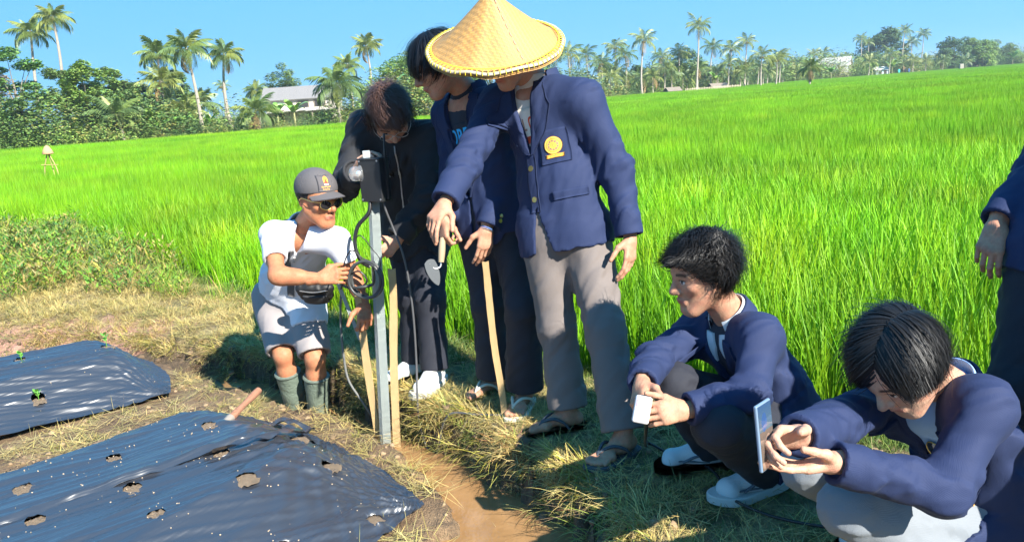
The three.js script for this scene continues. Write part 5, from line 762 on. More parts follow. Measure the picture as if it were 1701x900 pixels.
// ---------- the device on its post ----------
const mZinc = std({ color: L(0.42, 0.47, 0.45), metalness: 0.55, roughness: 0.45, bumpMap: rep(T_grain, 5), bumpScale: 0.003 });
const mBamboo = std({ color: L(0.66, 0.45, 0.21), roughness: 0.6, bumpMap: rep(T_streak, 8, 1), bumpScale: 0.002 });
const mCable = std({ color: L(0.014, 0.014, 0.016), roughness: 0.42 });
const mPlasticBlack = std({ color: L(0.02, 0.021, 0.023), roughness: 0.38 });
const along = (g, a, b, turn = 0) => { const y = b.clone().sub(a), l = y.length(); y.divideScalar(l); const x = V(Math.cos(turn), 0, Math.sin(turn)); x.addScaledVector(y, -x.dot(y)).normalize(); g.applyMatrix4(frame(a, x, y, x.clone().cross(y))); return g; };
const lenOf = (a, b) => a.distanceTo(b);
{
  const a = V(-0.685, -0.34, -3.595), b = V(-0.632, 1.12, -3.775), G = thing('sensor_station', 'black sensor box with antenna and clear lamp on a galvanised steel post', 'sensor station', [-0.712, -0.2, -3.773]), add = (n, g, m, p = G) => { g.translate(0.712, 0.2, 3.773); return part(n, g, m, p); };
  const l = lenOf(a, b), T = 0.0028; // lipped channel: five thin plates
  const ch = [box(0.044, l, T, 0, l / 2, -0.016), box(T, l, 0.03, -0.0205, l / 2, -0.0005), box(T, l, 0.03, 0.0205, l / 2, -0.0005), box(0.011, l, T, -0.0155, l / 2, 0.0137), box(0.011, l, T, 0.0155, l / 2, 0.0137)];
  add('post', along(merged(ch), a, b, 2.5), mZinc);
  const bg = merged([new RoundedBoxGeometry(0.125, 0.205, 0.075, 3, 0.006), box(0.132, 0.008, 0.082, 0, 0.098, 0, 0.003)]); bg.rotateY(-0.5); bg.translate(-0.615, 1.08, -3.725);
  const bx = add('enclosure', bg, mPlasticBlack);
  for (const x of [-0.052, 0.052]) for (const y of [-0.09, 0.09]) { const c = new THREE.CylinderGeometry(0.0045, 0.0045, 0.004, 10); c.rotateX(Math.PI / 2); c.translate(x, y, 0.0385); c.rotateY(-0.5); c.translate(-0.615, 1.08, -3.725); add('lid_screw', c, M.steel, bx); }
  const gl = phy({ color: L(1, 1, 1), roughness: 0.08, transmission: 0.9, thickness: 0, ior: 1.45 }), dome = new THREE.LatheGeometry([[0, 0.052], [0.018, 0.05], [0.03, 0.042], [0.035, 0.028], [0.035, 0], [0.038, 0], [0.038, -0.006], [0.028, -0.006]].map(([x, y]) => new THREE.Vector2(x, y)), 28);
  dome.rotateX(Math.PI / 2); dome.rotateY(-1.15); dome.translate(-0.678, 1.115, -3.705); const lamp = add('signal_lamp', dome, gl); const core = new THREE.SphereGeometry(0.014, 14, 10); core.scale(1, 1, 0.6); core.translate(-0.683, 1.115, -3.698); add('lamp_reflector', core, std({ color: L(0.85, 0.85, 0.85), metalness: 0.8, roughness: 0.15 }), lamp);
  const cube = box(0.034, 0.034, 0.026, -0.642, 1.2, -3.73, 0.004); add('clear_sensor_cap', cube, phy({ color: L(0.9, 0.95, 0.97), roughness: 0.15, transmission: 0.7, thickness: 0 }));
  add('antenna', merged([tube([[-0.556, 0.99, -3.70], [-0.554, 1.17, -3.70], [-0.548, 1.29, -3.71]], (t) => 0.0062 - 0.0012 * t, 10, 12), tube([[-0.556, 0.985, -3.70], [-0.555, 1.03, -3.70]], 0.008, 10, 4)]), mCable);
  add('conduit', tube([[-0.645, 0.985, -3.715], [-0.655, 0.93, -3.70], [-0.715, 0.865, -3.695], [-0.735, 0.78, -3.69], [-0.712, 0.70, -3.685], [-0.675, 0.67, -3.69]], 0.0095, 10, 50), mCable);
  add('signal_cable', tube([[-0.585, 0.985, -3.72], [-0.575, 0.93, -3.71], [-0.555, 0.855, -3.72], [-0.512, 0.705, -3.70], [-0.492, 0.47, -3.68], [-0.495, 0.19, -3.65], [-0.50, 0.05, -3.61], [-0.5, -0.09, -3.585], [-0.47, -0.21, -3.55], [-0.43, -0.23, -3.5], [-0.40, -0.16, -3.46], [-0.375, -0.06, -3.44], [-0.33, 0.008, -3.42], [-0.2, 0.006, -3.39], [-0.06, 0.002, -3.37]], 0.0052, 8, 140), std({ color: L(0.075, 0.075, 0.08), roughness: 0.45 }));
  const lines = [[[-0.74, 0.80, -3.70], [-0.70, 0.83, -3.66], [-0.65, 0.76, -3.66], [-0.62, 0.71, -3.66], [-0.625, 0.66, -3.66]], [[-0.78, 0.60, -3.66], [-0.79, 0.70, -3.66], [-0.75, 0.76, -3.67], [-0.70, 0.72, -3.66], [-0.66, 0.70, -3.66]], [[-0.83, 0.57, -3.70], [-0.78, 0.64, -3.66], [-0.72, 0.66, -3.65], [-0.69, 0.61, -3.65], [-0.73, 0.58, -3.65]]].map((p, i) => tube(p, 0.0026 + i * 0.0008, 6, 40)); add('loose_wires', merged(lines), mCable);
}
{ // coiled cable in the farmer's hands
  const pts = [], c = V(-0.69, 0.622, -3.628); for (let i = 0; i <= 150; i++) { const a = i / 150 * tau * 3.15, r = 0.092 - 0.01 * (i / 150) + 0.004 * Math.sin(a * 2.3), k = 0.012 * Math.sin(a * 0.37); pts.push(V(c.x + Math.cos(a) * r * 0.92, c.y + Math.sin(a) * r, c.z + k + 0.03 * Math.cos(a))); }
  pts.push(V(-0.66, 0.60, -3.63), V(-0.72, 0.59, -3.62), V(-0.79, 0.58, -3.68), V(-0.84, 0.575, -3.78));
  solo('cable_coil', tube(pts, (t) => 0.0068, 8, 420), std({ color: L(0.05, 0.052, 0.05), roughness: 0.4 }), 'coil of dark cable held in front of the steel post', 'cable');
}
const slat = (a, b, w, t, turn, top) => { const l = lenOf(a, b), g = new THREE.BoxGeometry(w, l, t, 2, 24, 1), P = g.attributes.position; g.translate(0, l / 2, 0); for (let i = 0; i < P.count; i++) { const y = P.getY(i), k = 1 + 0.07 * n2(y * 7 + w * 99, 2) + (Math.abs((y / 0.24) % 1 - 0.5) < 0.03 ? 0.07 : 0); P.setX(i, P.getX(i) * k + 0.006 * n2(y * 1.8, w * 50)); P.setZ(i, P.getZ(i) * (1 + 0.2 * n2(y * 9, 5)) + 0.004 * (P.getX(i) / w) ** 2); if (y > l * 0.99) P.setY(i, y + 0.008 * n2(P.getX(i) * 200, 3)); } g.computeVertexNormals(); return along(g, a, b, turn); };
solo('bamboo_stake', slat(V(-0.631, -0.34, -3.575), V(-0.577, 0.646, -3.72), 0.036, 0.012, 0.1), mBamboo, 'split bamboo stake right of the steel post, standing upright in the ditch', 'stake', 'bamboo stakes beside the post');
solo('bamboo_stake', slat(V(-0.715, -0.34, -3.66), V(-0.755, 0.55, -3.70), 0.034, 0.012, 0.2), mBamboo, 'split bamboo stake left of the steel post, leaning towards the farmer', 'stake', 'bamboo stakes beside the post');
solo('tie_strip', slat(V(-0.765, 0.31, -3.70), V(-0.85, 0.60, -3.74), 0.02, 0.002, 0.3), mZinc, 'grey strip hanging down from the hands holding the coil', 'strip');
solo('hanging_wire', tube([[-0.84, 0.57, -3.77], [-0.87, 0.40, -3.80], [-0.875, 0.2, -3.79], [-0.86, 0.08, -3.77], [-0.8, -0.03, -3.75], [-0.74, -0.16, -3.76]], 0.006, 8, 50), std({ color: L(0.13, 0.13, 0.12), roughness: 0.6 }), 'thin grey wire dangling from the farmer into the ditch', 'wire');
solo('walking_stick', slat(V(-0.08, -0.01, -3.375), V(-0.122, 0.70, -3.475), 0.028, 0.016, 0.15), mBamboo, 'flat bamboo stick standing on the bund under a resting hand', 'stick');
{ // trowel in the hand of the second person
  const G = thing('trowel', 'small hand trowel with wooden handle and steel blade held beside dark trousers', 'trowel', [-0.33, 0.72, -3.57]), add = (n, g, m) => { g.translate(0.33, -0.72, 3.57); return part(n, g, m, G); };
  add('handle', tube([[-0.312, 0.80, -3.615], [-0.318, 0.75, -3.6], [-0.326, 0.69, -3.585]], (t) => 0.0125 + 0.004 * Math.sin(t * 3), 12, 14), std({ color: L(0.36, 0.27, 0.17), roughness: 0.7 }));
  add('neck', tube([[-0.326, 0.70, -3.587], [-0.33, 0.672, -3.58], [-0.352, 0.664, -3.57], [-0.372, 0.68, -3.565], [-0.378, 0.692, -3.562]], 0.0045, 8, 20), M.steel);
  const sh = new THREE.Shape(); sh.moveTo(-0.026, 0.0); sh.quadraticCurveTo(0, 0.022, 0.026, 0.0); sh.bezierCurveTo(0.04, -0.05, 0.02, -0.105, 0, -0.118); sh.bezierCurveTo(-0.02, -0.105, -0.04, -0.05, -0.026, 0); const g = new THREE.ExtrudeGeometry(sh, { depth: 0.002, bevelEnabled: true, bevelSize: 0.0008, bevelThickness: 0.0008, bevelSegments: 1, curveSegments: 14 }); g.rotateY(0.55); g.rotateZ(0.28); g.translate(-0.378, 0.70, -3.562);
  add('blade', g, std({ color: L(0.10, 0.11, 0.12), metalness: 0.4, roughness: 0.5 }));
}
{ // short-handled hoe lying on the bed
  const y = (x, z, e) => surf(BED1, TIE1, x, z) + e, G = thing('hand_hoe', 'short hoe with wooden handle lying on the black plastic', 'hoe', [-1.37, y(-1.37, -3.46, 0), -3.46]), o = [-G.position.x, -G.position.y, -G.position.z], add = (n, g, m) => { g.translate(...o); return part(n, g, m, G); };
  add('handle', tube([[-1.275, 0.105, -3.65], [-1.318, 0.078, -3.505], [-1.347, 0.058, -3.41]], (t) => 0.0165 + 0.002 * Math.sin(t * 9), 12, 20), std({ color: L(0.42, 0.20, 0.12), roughness: 0.7, bumpMap: rep(T_streak, 2, 1), bumpScale: 0.004 }));
  const bl = new THREE.BoxGeometry(0.12, 0.004, 0.085, 8, 1, 6), P = bl.attributes.position; for (let i = 0; i < P.count; i++) { const x = P.getX(i); P.setZ(i, P.getZ(i) * (1 + 3 * x)); P.setY(i, P.getY(i) + 0.9 * x * x); } bl.computeVertexNormals(); bl.rotateY(0.35); bl.translate(-1.375, 0.05, -3.385); add('blade', bl, std({ color: L(0.36, 0.32, 0.28), metalness: 0.35, roughness: 0.6, bumpMap: rep(T_grain, 2), bumpScale: 0.004 }));
  add('socket', tube([[-1.343, 0.062, -3.425], [-1.354, 0.053, -3.385]], 0.021, 12, 4), std({ color: L(0.33, 0.29, 0.25), metalness: 0.4, roughness: 0.6 }));
}
{ // sling bag of the farmer
  const c = V(-1.0, 0.507, -3.9), F = frameFU(c, P4.T.z.clone().add(V(0.1, 0, 0.15)), V(0.05, 1, -0.1)), G = thing('sling_bag', 'small black sling bag hanging in front of the white polo', 'bag', [c.x, c.y, c.z]);
  const pr = [el(F, [0, 0, 0], [0.088, 0.062, 0.034]), rc(toW(F, -0.07, 0.045, 0), toW(F, 0.07, 0.045, 0), 0.026, 0.026, { k: 0.03 })], f = field(pr), mv = (g) => { g.translate(-c.x, -c.y, -c.z); return g; };
  part('pouch', mv(netMesh(field(pr, (d, x, y, z) => d + 0.004 * n3(x * 25, y * 25, z * 25)), bounds(pr), 0.006)), M.blackRub, G);
  part('zip', mv(tube([toW(F, -0.07, 0.05, 0.026), toW(F, 0, 0.046, 0.034), toW(F, 0.07, 0.05, 0.026)], 0.003, 6, 14)), M.steel, G);
  part('flap', mv(patchOn(f, F, ...rectP(-0.06, 0.06, 0.02, -0.04, 4), 8, 8, 0.003, 0.004)), std({ color: L(0.03, 0.03, 0.033), roughness: 0.6 }), G);
  const S = P4.T; part('strap', mv(patchOn(P4.jacket, S, [[-0.064, 0.1], [-0.058, 0.05], [-0.035, -0.06], [-0.005, -0.17], [0.01, -0.25]], [[-0.03, 0.1], [-0.024, 0.05], [-0.001, -0.06], [0.029, -0.17], [0.044, -0.25]], 4, 40, 0.003, 0.004, 0.135)), std({ color: L(0.09, 0.09, 0.095), roughness: 0.75, bumpMap: rep(T_weave, 4), bumpScale: 0.001 }), G);
}
function phone(name, label, F, w, h, bodyMat, screenMat, offset) {
  const G = thing(name, label, 'phone', [F.o.x, F.o.y, F.o.z]), m = frame(V(0, 0, 0), F.x, F.y, F.z), add = (n, g, mt) => { g.applyMatrix4(m); return part(n, g, mt, G); };
  add('case', new RoundedBoxGeometry(w, h, 0.0088, 4, 0.004), bodyMat); add('screen', box(w - 0.007, h - 0.007, 0.0008, 0, 0, 0.0047, 0.0003), screenMat); return { G, add };
}
{
  const F = frameFU(V(0.537, 0.645, -1.628), V(0.74, 0.12, 0.66), V(0.14, 0.98, 0.05));
  const scr = canvasTex(128, 256, (c) => { for (let i = 0; i < 64; i++) { const t = i / 64; c.fillStyle = t < 0.4 ? `rgb(${52 + t * 60},${78 + t * 40},${112 - t * 20})` : `rgb(${92 + t * 12},${82 + t * 8},${78})`; c.fillRect(0, i * 4, 128, 4); } c.fillStyle = '#35507c'; c.beginPath(); c.ellipse(50, 70, 26, 38, 0.2, 0, 7); c.fill(); c.fillStyle = '#8a7468'; c.beginPath(); c.ellipse(70, 170, 30, 50, 0.3, 0, 7); c.fill(); });
  phone('smartphone', 'smartphone in a pale blue case held upright to take a picture', F, 0.073, 0.152, phy({ color: L(0.16, 0.23, 0.32), roughness: 0.3, clearcoat: 0.6 }), phy({ map: scr, roughness: 0.08, clearcoat: 1, clearcoatRoughness: 0.03 }));
  { const T = P5.T, p = toW(T, 0.055, -0.155, 0.3), f = P5.jacket; for (let i = 0; i < 60; i++) { const d = f(p.x, p.y, p.z); if (d < 0.001) break; p.addScaledVector(T.z, -d * 0.8); } p.addScaledVector(T.z, 0.006);
    const Fp = frameFU(p, T.z.clone().addScaledVector(T.x, 0.5).normalize(), T.x.clone().multiplyScalar(-0.97).addScaledVector(T.y, -0.2)), { add } = phone('smartphone', 'black smartphone peeking out of a navy blazer', Fp, 0.07, 0.085, mPlasticBlack, M.lens);
    add('camera_lens', (() => { const g = new THREE.CylinderGeometry(0.007, 0.007, 0.003, 16); g.rotateX(Math.PI / 2); g.translate(0.02, 0.028, 0.0058); return g; })(), M.steel); }
  const Fw = frameFU(V(0.372, 0.447, -2.283), V(-0.1, 0.3, 0.95), V(0.25, 0.9, -0.3)), G = thing('white_device', 'small white handheld device between the hands of the curly haired person', 'device', [Fw.o.x, Fw.o.y, Fw.o.z]), m = frame(V(0, 0, 0), Fw.x, Fw.y, Fw.z);
  part('housing', new RoundedBoxGeometry(0.052, 0.085, 0.028, 3, 0.008).applyMatrix4(m), std({ color: L(0.62, 0.6, 0.6), roughness: 0.35 }), G); part('trim', box(0.04, 0.02, 0.002, 0, 0.02, 0.0145, 0.0008).applyMatrix4(m), std({ color: L(0.75, 0.35, 0.4), roughness: 0.4 }), G);
  solo('device_cable', tube([[0.385, 0.41, -2.28], [0.40, 0.30, -2.40], [0.46, 0.1, -2.75], [0.5, 0.03, -2.92], [0.56, 0.022, -2.84], [0.66, 0.02, -2.74], [0.69, 0.03, -2.62], [0.69, 0.025, -2.48], [0.78, 0.025, -2.34], [0.92, 0.025, -2.25], [1.06, 0.03, -2.2], [1.3, 0.03, -2.3]], 0.0055, 8, 120), mCable, 'black cable trailing over the grass from the white device', 'cable');
}
{ // seedlings on the back bed
  const mL = phy({ color: L(0.16, 0.42, 0.05), roughness: 0.5, transmission: 0.3, thickness: 0, side: THREE.DoubleSide });
  [[-2.55, -4.72, 0.085, 'tallest seedling, in the hole near the far end of the back bed'], [-2.67, -4.15, 0.055, 'leafy seedling in the near hole of the back bed'], [-3.0, -4.58, 0.05, 'smallest seedling, on the left of the back bed']].forEach(([x, z, h, lab]) => {
    const y = surf(BED2, TIE2, x, z) - 0.01, G = thing('seedling', lab, 'seedling', [x, y, z], 'seedlings on the back bed'); part('stem', tube([[0, -0.01, 0], [0.004, h * 0.5, 0.003], [0.0, h, 0]], 0.0022, 6, 8), mL, G);
    for (let i = 0; i < 5; i++) { const a = i * 2.4 + x, s = new THREE.Shape(); s.moveTo(0, 0); s.bezierCurveTo(0.022, 0.008, 0.026, 0.035, 0, 0.052); s.bezierCurveTo(-0.026, 0.035, -0.022, 0.008, 0, 0); const g = new THREE.ShapeGeometry(s, 8), P = g.attributes.position; for (let k = 0; k < P.count; k++) P.setZ(k, -8 * P.getX(k) ** 2 - 3 * P.getY(k) ** 2); g.computeVertexNormals(); g.scale(0.62, 0.62, 0.62); g.rotateX(1.0); g.rotateY(a); g.translate(0, h * (0.55 + 0.12 * i), 0); part('leaf', g, mL, G); }
  });
}
// ---------- the tree line: [x, z, crown height, crown offset x, crown offset z, size] ----------
const PALMS = [[-39.4, -69.3, 9.4, 0.3, -2.1, 2.6], [-36.6, -67.3, 10.2, 0.6, -2.3, 2.4], [-27.8, -67.3, 6.7, -0.1, -1.5, 2.7], [-26.2, -64.2, 4.4, -0.4, -1.0, 2.6], [-22.0, -59.1, 6.3, -0.4, -1.4, 2.6], [-20.4, -61.1, 5.9, -0.0, -1.3, 2.3], [-14.5, -89.8, 7.8, 0.2, -1.8, 2.7], [-15.7, -85.7, 5.8, -0.1, -1.3, 2.5], [-12.2, -61.1, 3.2, 0.0, -0.7, 3.0], [-29.1, -97.0, 4.1, 0.0, -0.9, 2.4], [-17.6, -58.0, 1.6, 0.0, -0.4, 2.6], [-25.9, -55.0, 2.0, -0.3, -0.5, 2.7], [-23.8, -61.1, 1.9, -0.1, -0.5, 2.6], [-38.5, -112.3, 5.5, 0.2, -1.2, 2.4], [-25.5, -59.1, 1.4, -0.0, -0.3, 2.0], [-20.1, -76.5, 2.4, 0.1, -0.5, 2.0], [-10.8, -81.6, 3.7, -0.0, -0.8, 2.6], [-8.2, -79.6, 2.0, -0.1, -0.5, 2.6], [14.2, -130.8, 7.0, 0.1, -1.6, 5.0], [16.1, -127.7, 5.5, 0.2, -1.2, 4.6], [19.9, -137.9, 8.3, 0.2, -1.9, 4.6], [20.2, -130.8, 6.5, 0.4, -1.5, 4.8], [22.0, -124.6, 8.3, 0.6, -1.9, 5.0], [16.6, -120.5, 2.9, 0.1, -0.7, 4.6], [26.5, -132.8, 5.9, 0.3, -1.3, 4.4], [29.8, -134.9, 6.5, 0.4, -1.5, 4.4], [31.9, -130.8, 10.2, 0.7, -2.3, 5.2], [37.1, -141.0, 7.3, 0.4, -1.6, 4.6], [41.0, -143.1, 6.8, 0.3, -1.5, 4.8], [45.1, -148.2, 8.1, 0.6, -1.8, 4.4], [24.1, -126.7, 2.8, 0.0, -0.6, 4.0], [27.4, -128.7, 2.9, 0.1, -0.7, 4.2], [32.7, -132.8, 3.6, 0.3, -0.8, 4.2], [37.1, -137.9, 3.1, 0.2, -0.7, 4.0], [42.2, -141.0, 3.5, 0.3, -0.8, 5.0], [47.4, -148.2, 3.4, 0.3, -0.8, 4.0], [50.8, -153.3, 2.7, 0.2, -0.6, 4.0], [57.4, -163.5, 1.7, 0.1, -0.4, 4.0], [63.6, -173.8, 2.4, 0.2, -0.6, 4.0], [37.4, -97.0, 2.3, 0.1, -0.5, 2.4], [85.6, -219.9, 6.8, 0.3, -1.5, 5.0], [90.3, -225.0, 7.1, 0.3, -1.6, 5.0], [84.9, -204.5, 4.9, 0.4, -1.1, 5.0], [94.5, -219.9, 5.4, 0.4, -1.2, 4.6], [102.6, -230.1, 10.4, 0.8, -2.3, 5.0], [106.3, -233.2, 9.5, 0.5, -2.1, 4.6], [84.2, -184.0, 3.5, 0.3, -0.8, 5.0], [93.9, -194.3, 5.0, 0.4, -1.1, 5.4], [117.4, -235.2, 12.0, 0.9, -2.7, 5.2], [120.9, -237.3, 8.8, 0.6, -2.0, 5.6], [125.4, -240.4, 10.9, 1.1, -2.4, 5.2], [105.0, -204.5, 3.5, 0.3, -0.8, 4.6], [110.8, -209.6, 3.1, 0.2, -0.7, 4.6], [102.4, -204.5, 2.2, 0.2, -0.5, 4.2], [78.6, -214.8, 3.6, 0.3, -0.8, 4.4]];
for (let i = 0; i < 26; i++) { const az = 0.10 + 0.255 * (i + rr(0.1, 0.9)) / 26, z = -rr(126, 150); PALMS.push([az * -z, z, rr(1.6, 5.2), 0.2, -0.5, rr(4.2, 5.2)]); }
for (let i = 0; i < 8; i++) { const az = 0.385 + 0.2 * (i + rr(0, 1)) / 8, z = -rr(205, 230); if (az < 0.44) continue; PALMS.push([az * -z, z, rr(1.8, 4.5), 0.2, -0.5, 5]); }
for (let i = 0; i < 8; i++) { const az = -0.56 + 0.5 * (i + rr(0, 1)) / 8, z = -rr(64, 74); if (az > -0.33 && az < -0.18) continue; PALMS.push([az * -z, z, rr(1.2, 3), 0.1, -0.3, 2.6]); }
const TREES = [[-32.6, -55.0, 4.4, 0.3, -1.0, [5.0, "layered"]], [-33.8, -63.2, 4.2, 0.2, -1.0, [3.2, "broad"]], [-29.0, -57.0, 4.2, 0.4, -1.0, [2.8, "light"]], [-32.2, -67.3, 4.1, 0.3, -0.9, [3.0, "light"]], [-30.8, -67.3, 3.3, 0.2, -0.7, [3.2, "broad"]], [-31.6, -71.4, 3.3, 0.1, -0.8, [3.4, "broad"]], [-27.6, -69.3, 3.8, 0.2, -0.9, [3.2, "dark"]], [-27.1, -102.1, 5.0, 0.4, -1.1, [4.6, "broad"]], [-37.7, -61.1, 4.4, 0.2, -1.0, [2.8, "dry"]], [117.4, -245.5, 7.4, 0.5, -1.7, [13.5, "dark"]], [104.9, -230.1, 3.5, 0.3, -0.8, [8, "dark"]], [129.8, -230.1, 5.2, 0.4, -1.2, [9.5, "dark"]], [125.6, -227.1, 2.8, 0.5, -0.6, [7, "dark"]], [141.0, -235.2, 3.9, 0.3, -0.9, [8.5, "light"]], [138.7, -237.3, 5.8, 0.4, -1.3, [6, "light"]], [165.8, -266.0, 4.7, 0.3, -1.1, [8.5, "broad"]], [91.3, -245.5, 4.5, 0.3, -1.0, [6, "broad"]], [164.4, -255.7, 1.5, 0.1, -0.3, [7, "light"]], [31.9, -137.9, 4.3, 0.3, -1.0, [6, "dark"]], [23.1, -134.9, 2.8, 0.2, -0.6, [5, "dark"]]];

for (const [az, z, h] of [[-0.13, -82, 3.6], [-0.09, -88, 4.2], [-0.05, -90, 3.4], [-0.01, -96, 4.4], [0.03, -104, 4.0], [0.07, -112, 4.6]]) { TREES.push([az * -z, z, h, 0.2, -0.5, [h * 1.9, h > 4 ? 'broad' : 'light']]); PALMS.push([(az + 0.02) * -z, z - 6, h * 1.5, 0.2, -0.6, -z > 100 ? 4.8 : 3]); }
const mFrond = [[0.17, 0.24, 0.05], [0.24, 0.28, 0.06], [0.115, 0.185, 0.05]].map((c) => phy({ color: L(...c), roughness: 0.5, transmission: 0.2, thickness: 0, side: THREE.DoubleSide }));
const mFrondOld = std({ color: L(0.30, 0.20, 0.08), roughness: 0.8, side: THREE.DoubleSide }), mPalmTrunk = std({ color: L(0.42, 0.36, 0.29), roughness: 0.9, bumpMap: rep(T_grain, 6, 30), bumpScale: 0.03 }), mNut = std({ color: L(0.30, 0.22, 0.07), roughness: 0.6 });
function frondGeo(droop, n) {
  const pos = [], idx = [], q = [], P = (t) => { const a = droop * t * t; return [0, 0, 0].map((_, i) => i); };
  let x = 0, y = 0; const pts = []; for (let i = 0; i <= 24; i++) { pts.push([x, y]); const a = 0.25 - droop * (i / 24) ** 1.4; x += Math.cos(a) / 24; y += Math.sin(a) / 24; }
  const at = (t) => { const s = t * 24, i = Math.min(23, Math.floor(s)), k = s - i; return [mix(pts[i][0], pts[i + 1][0], k), mix(pts[i][1], pts[i + 1][1], k)]; };
  for (let i = 0; i < 8; i++) { const a = at(i / 8), b = at((i + 1) / 8), w = 0.014 * (1 - i / 9), c = pos.length / 3; pos.push(a[0], a[1], -w, a[0], a[1], w, b[0], b[1], -w * 0.9, b[0], b[1], w * 0.9, a[0], a[1] - w, 0, b[0], b[1] - w, 0); idx.push(c, c + 1, c + 2, c + 1, c + 3, c + 2, c, c + 2, c + 4, c + 2, c + 5, c + 4, c + 1, c + 4, c + 3, c + 3, c + 4, c + 5); }
  for (let i = 0; i < n; i++) for (const s of [-1, 1]) {
    const t = 0.14 + 0.86 * (i + rr(0, 0.6)) / n, a = at(t), l = 0.30 * Math.sin(Math.min(1, t * 1.15) * 2.6 + 0.25) * rr(0.8, 1.1) + 0.04, fw = 0.55 + 0.5 * t, dn = rr(0.25, 0.75) + droop * 0.3, c = pos.length / 3, w = 0.017;
    const ex = a[0] + l * fw * 0.6, ey = a[1] - l * dn, ez = s * l * 0.78, mx = a[0] + l * fw * 0.33, my = a[1] - l * dn * 0.25, mz = s * l * 0.45;
    pos.push(a[0] - w, a[1], s * 0.006, a[0] + w, a[1], s * 0.006, mx - w, my, mz, mx + w, my, mz, ex, ey, ez); idx.push(c, c + 1, c + 2, c + 1, c + 3, c + 2, c + 2, c + 3, c + 4);
  }
  return geoFrom(pos, idx);
}
const FRONDS = [0.9, 1.15, 1.4, 1.7, 2.0].map((d) => frondGeo(d, 26)), FRONDS_FAR = [1.0, 1.5, 1.9].map((d) => frondGeo(d, 15));
const ORD = ['first', 'second', 'third', 'fourth', 'fifth', 'sixth', 'seventh', 'eighth', 'ninth', 'tenth', 'eleventh', 'twelfth', 'thirteenth', 'fourteenth', 'fifteenth', 'sixteenth', 'seventeenth', 'eighteenth', 'nineteenth', 'twentieth']; for (let i = 1; i < 40; i++) ORD.push((i < 10 ? 'twenty-' : i < 20 ? 'thirty-' : i < 30 ? 'forty-' : 'fifty-') + (i % 10 ? ORD[i % 10 - 1] : 'th')); ORD[29] = 'thirtieth'; ORD[39] = 'fortieth'; ORD[49] = 'fiftieth';
const screenX = (x, z) => x / -z;
function palm(p, label, group) {
  const [x, z, h, ox, oz, fl0] = p, dist = -z, fl = dist < 100 ? fl0 * 0.78 : fl0 * 0.54, G = thing('coconut_palm', label, 'palm tree', [x, -0.15, z], group), top = V(ox, h + 0.15, oz * 0.25), bend = rr(-0.3, 0.3) * Math.min(1, h / 6), r0 = 0.085 + h * 0.005;
  part('trunk', tube([V(0, -0.1, 0), V(ox * 0.3 + bend, h * 0.35, oz * 0.08), V(ox * 0.7 + bend, h * 0.7, oz * 0.17), top.clone().add(V(0, 0.1, 0))], (t) => r0 * (1.35 - 0.75 * t + 0.5 * Math.exp(-t * 18)), 9, 22), mPalmTrunk, G);
  const n = dist < 100 ? 19 : 15, set = dist < 100 ? FRONDS : FRONDS_FAR, a0 = rnd() * tau, m0 = pick(mFrond);
  for (let i = 0; i < n; i++) {
    const t = i / (n - 1), old = i === n - 1 && rnd() < 0.6, f = part('frond', old ? set[set.length - 1] : set[Math.min(set.length - 1, Math.floor(t * set.length * 0.95 + rnd() * 0.8))], old ? mFrondOld : rnd() < 0.7 ? m0 : pick(mFrond), G);
    f.position.copy(top); f.rotation.order = 'YZX'; f.rotation.set(rr(-0.3, 0.3), a0 + i * 2.4 + rr(-0.2, 0.2), mix(1.25, old ? -0.9 : -0.45, t ** 0.85) + rr(-0.12, 0.12)); const s = fl * rr(0.82, 1.08) * (t < 0.12 ? 0.75 : 1); f.scale.setScalar(s);
  }
  if (h > 4) { const nu = []; for (let i = 0; i < 6; i++) { const g = new THREE.IcosahedronGeometry(0.13, 1); const a = i * 1.1 + a0; g.translate(top.x + Math.cos(a) * 0.24, top.y - 0.2 - 0.08 * (i % 2), top.z + Math.sin(a) * 0.24); g.deleteAttribute('normal'); g.computeVertexNormals(); nu.push(g); } part('coconuts', merged(nu), mNut, G).userData.kind = 'stuff'; }
}
{
  const groups = [['left tree line', PALMS.filter((p) => screenX(p[0], p[1]) < -0.05)], ['grove right of the conical hat', PALMS.filter((p) => { const s = screenX(p[0], p[1]); return s >= -0.05 && s < 0.375; })], ['far right tree line', PALMS.filter((p) => screenX(p[0], p[1]) >= 0.375)]];
  for (const [name, list] of groups) { list.sort((a, b) => (a[0] + a[3]) / -a[1] - (b[0] + b[3]) / -b[1]); list.forEach((p, i) => palm(p, (p[2] > 7 ? 'tall slender' : p[2] > 4 ? 'mid-height' : 'low bushy') + ' coconut palm, ' + ORD[i] + ' from the left, ' + name, 'coconut palms, ' + name)); }
}
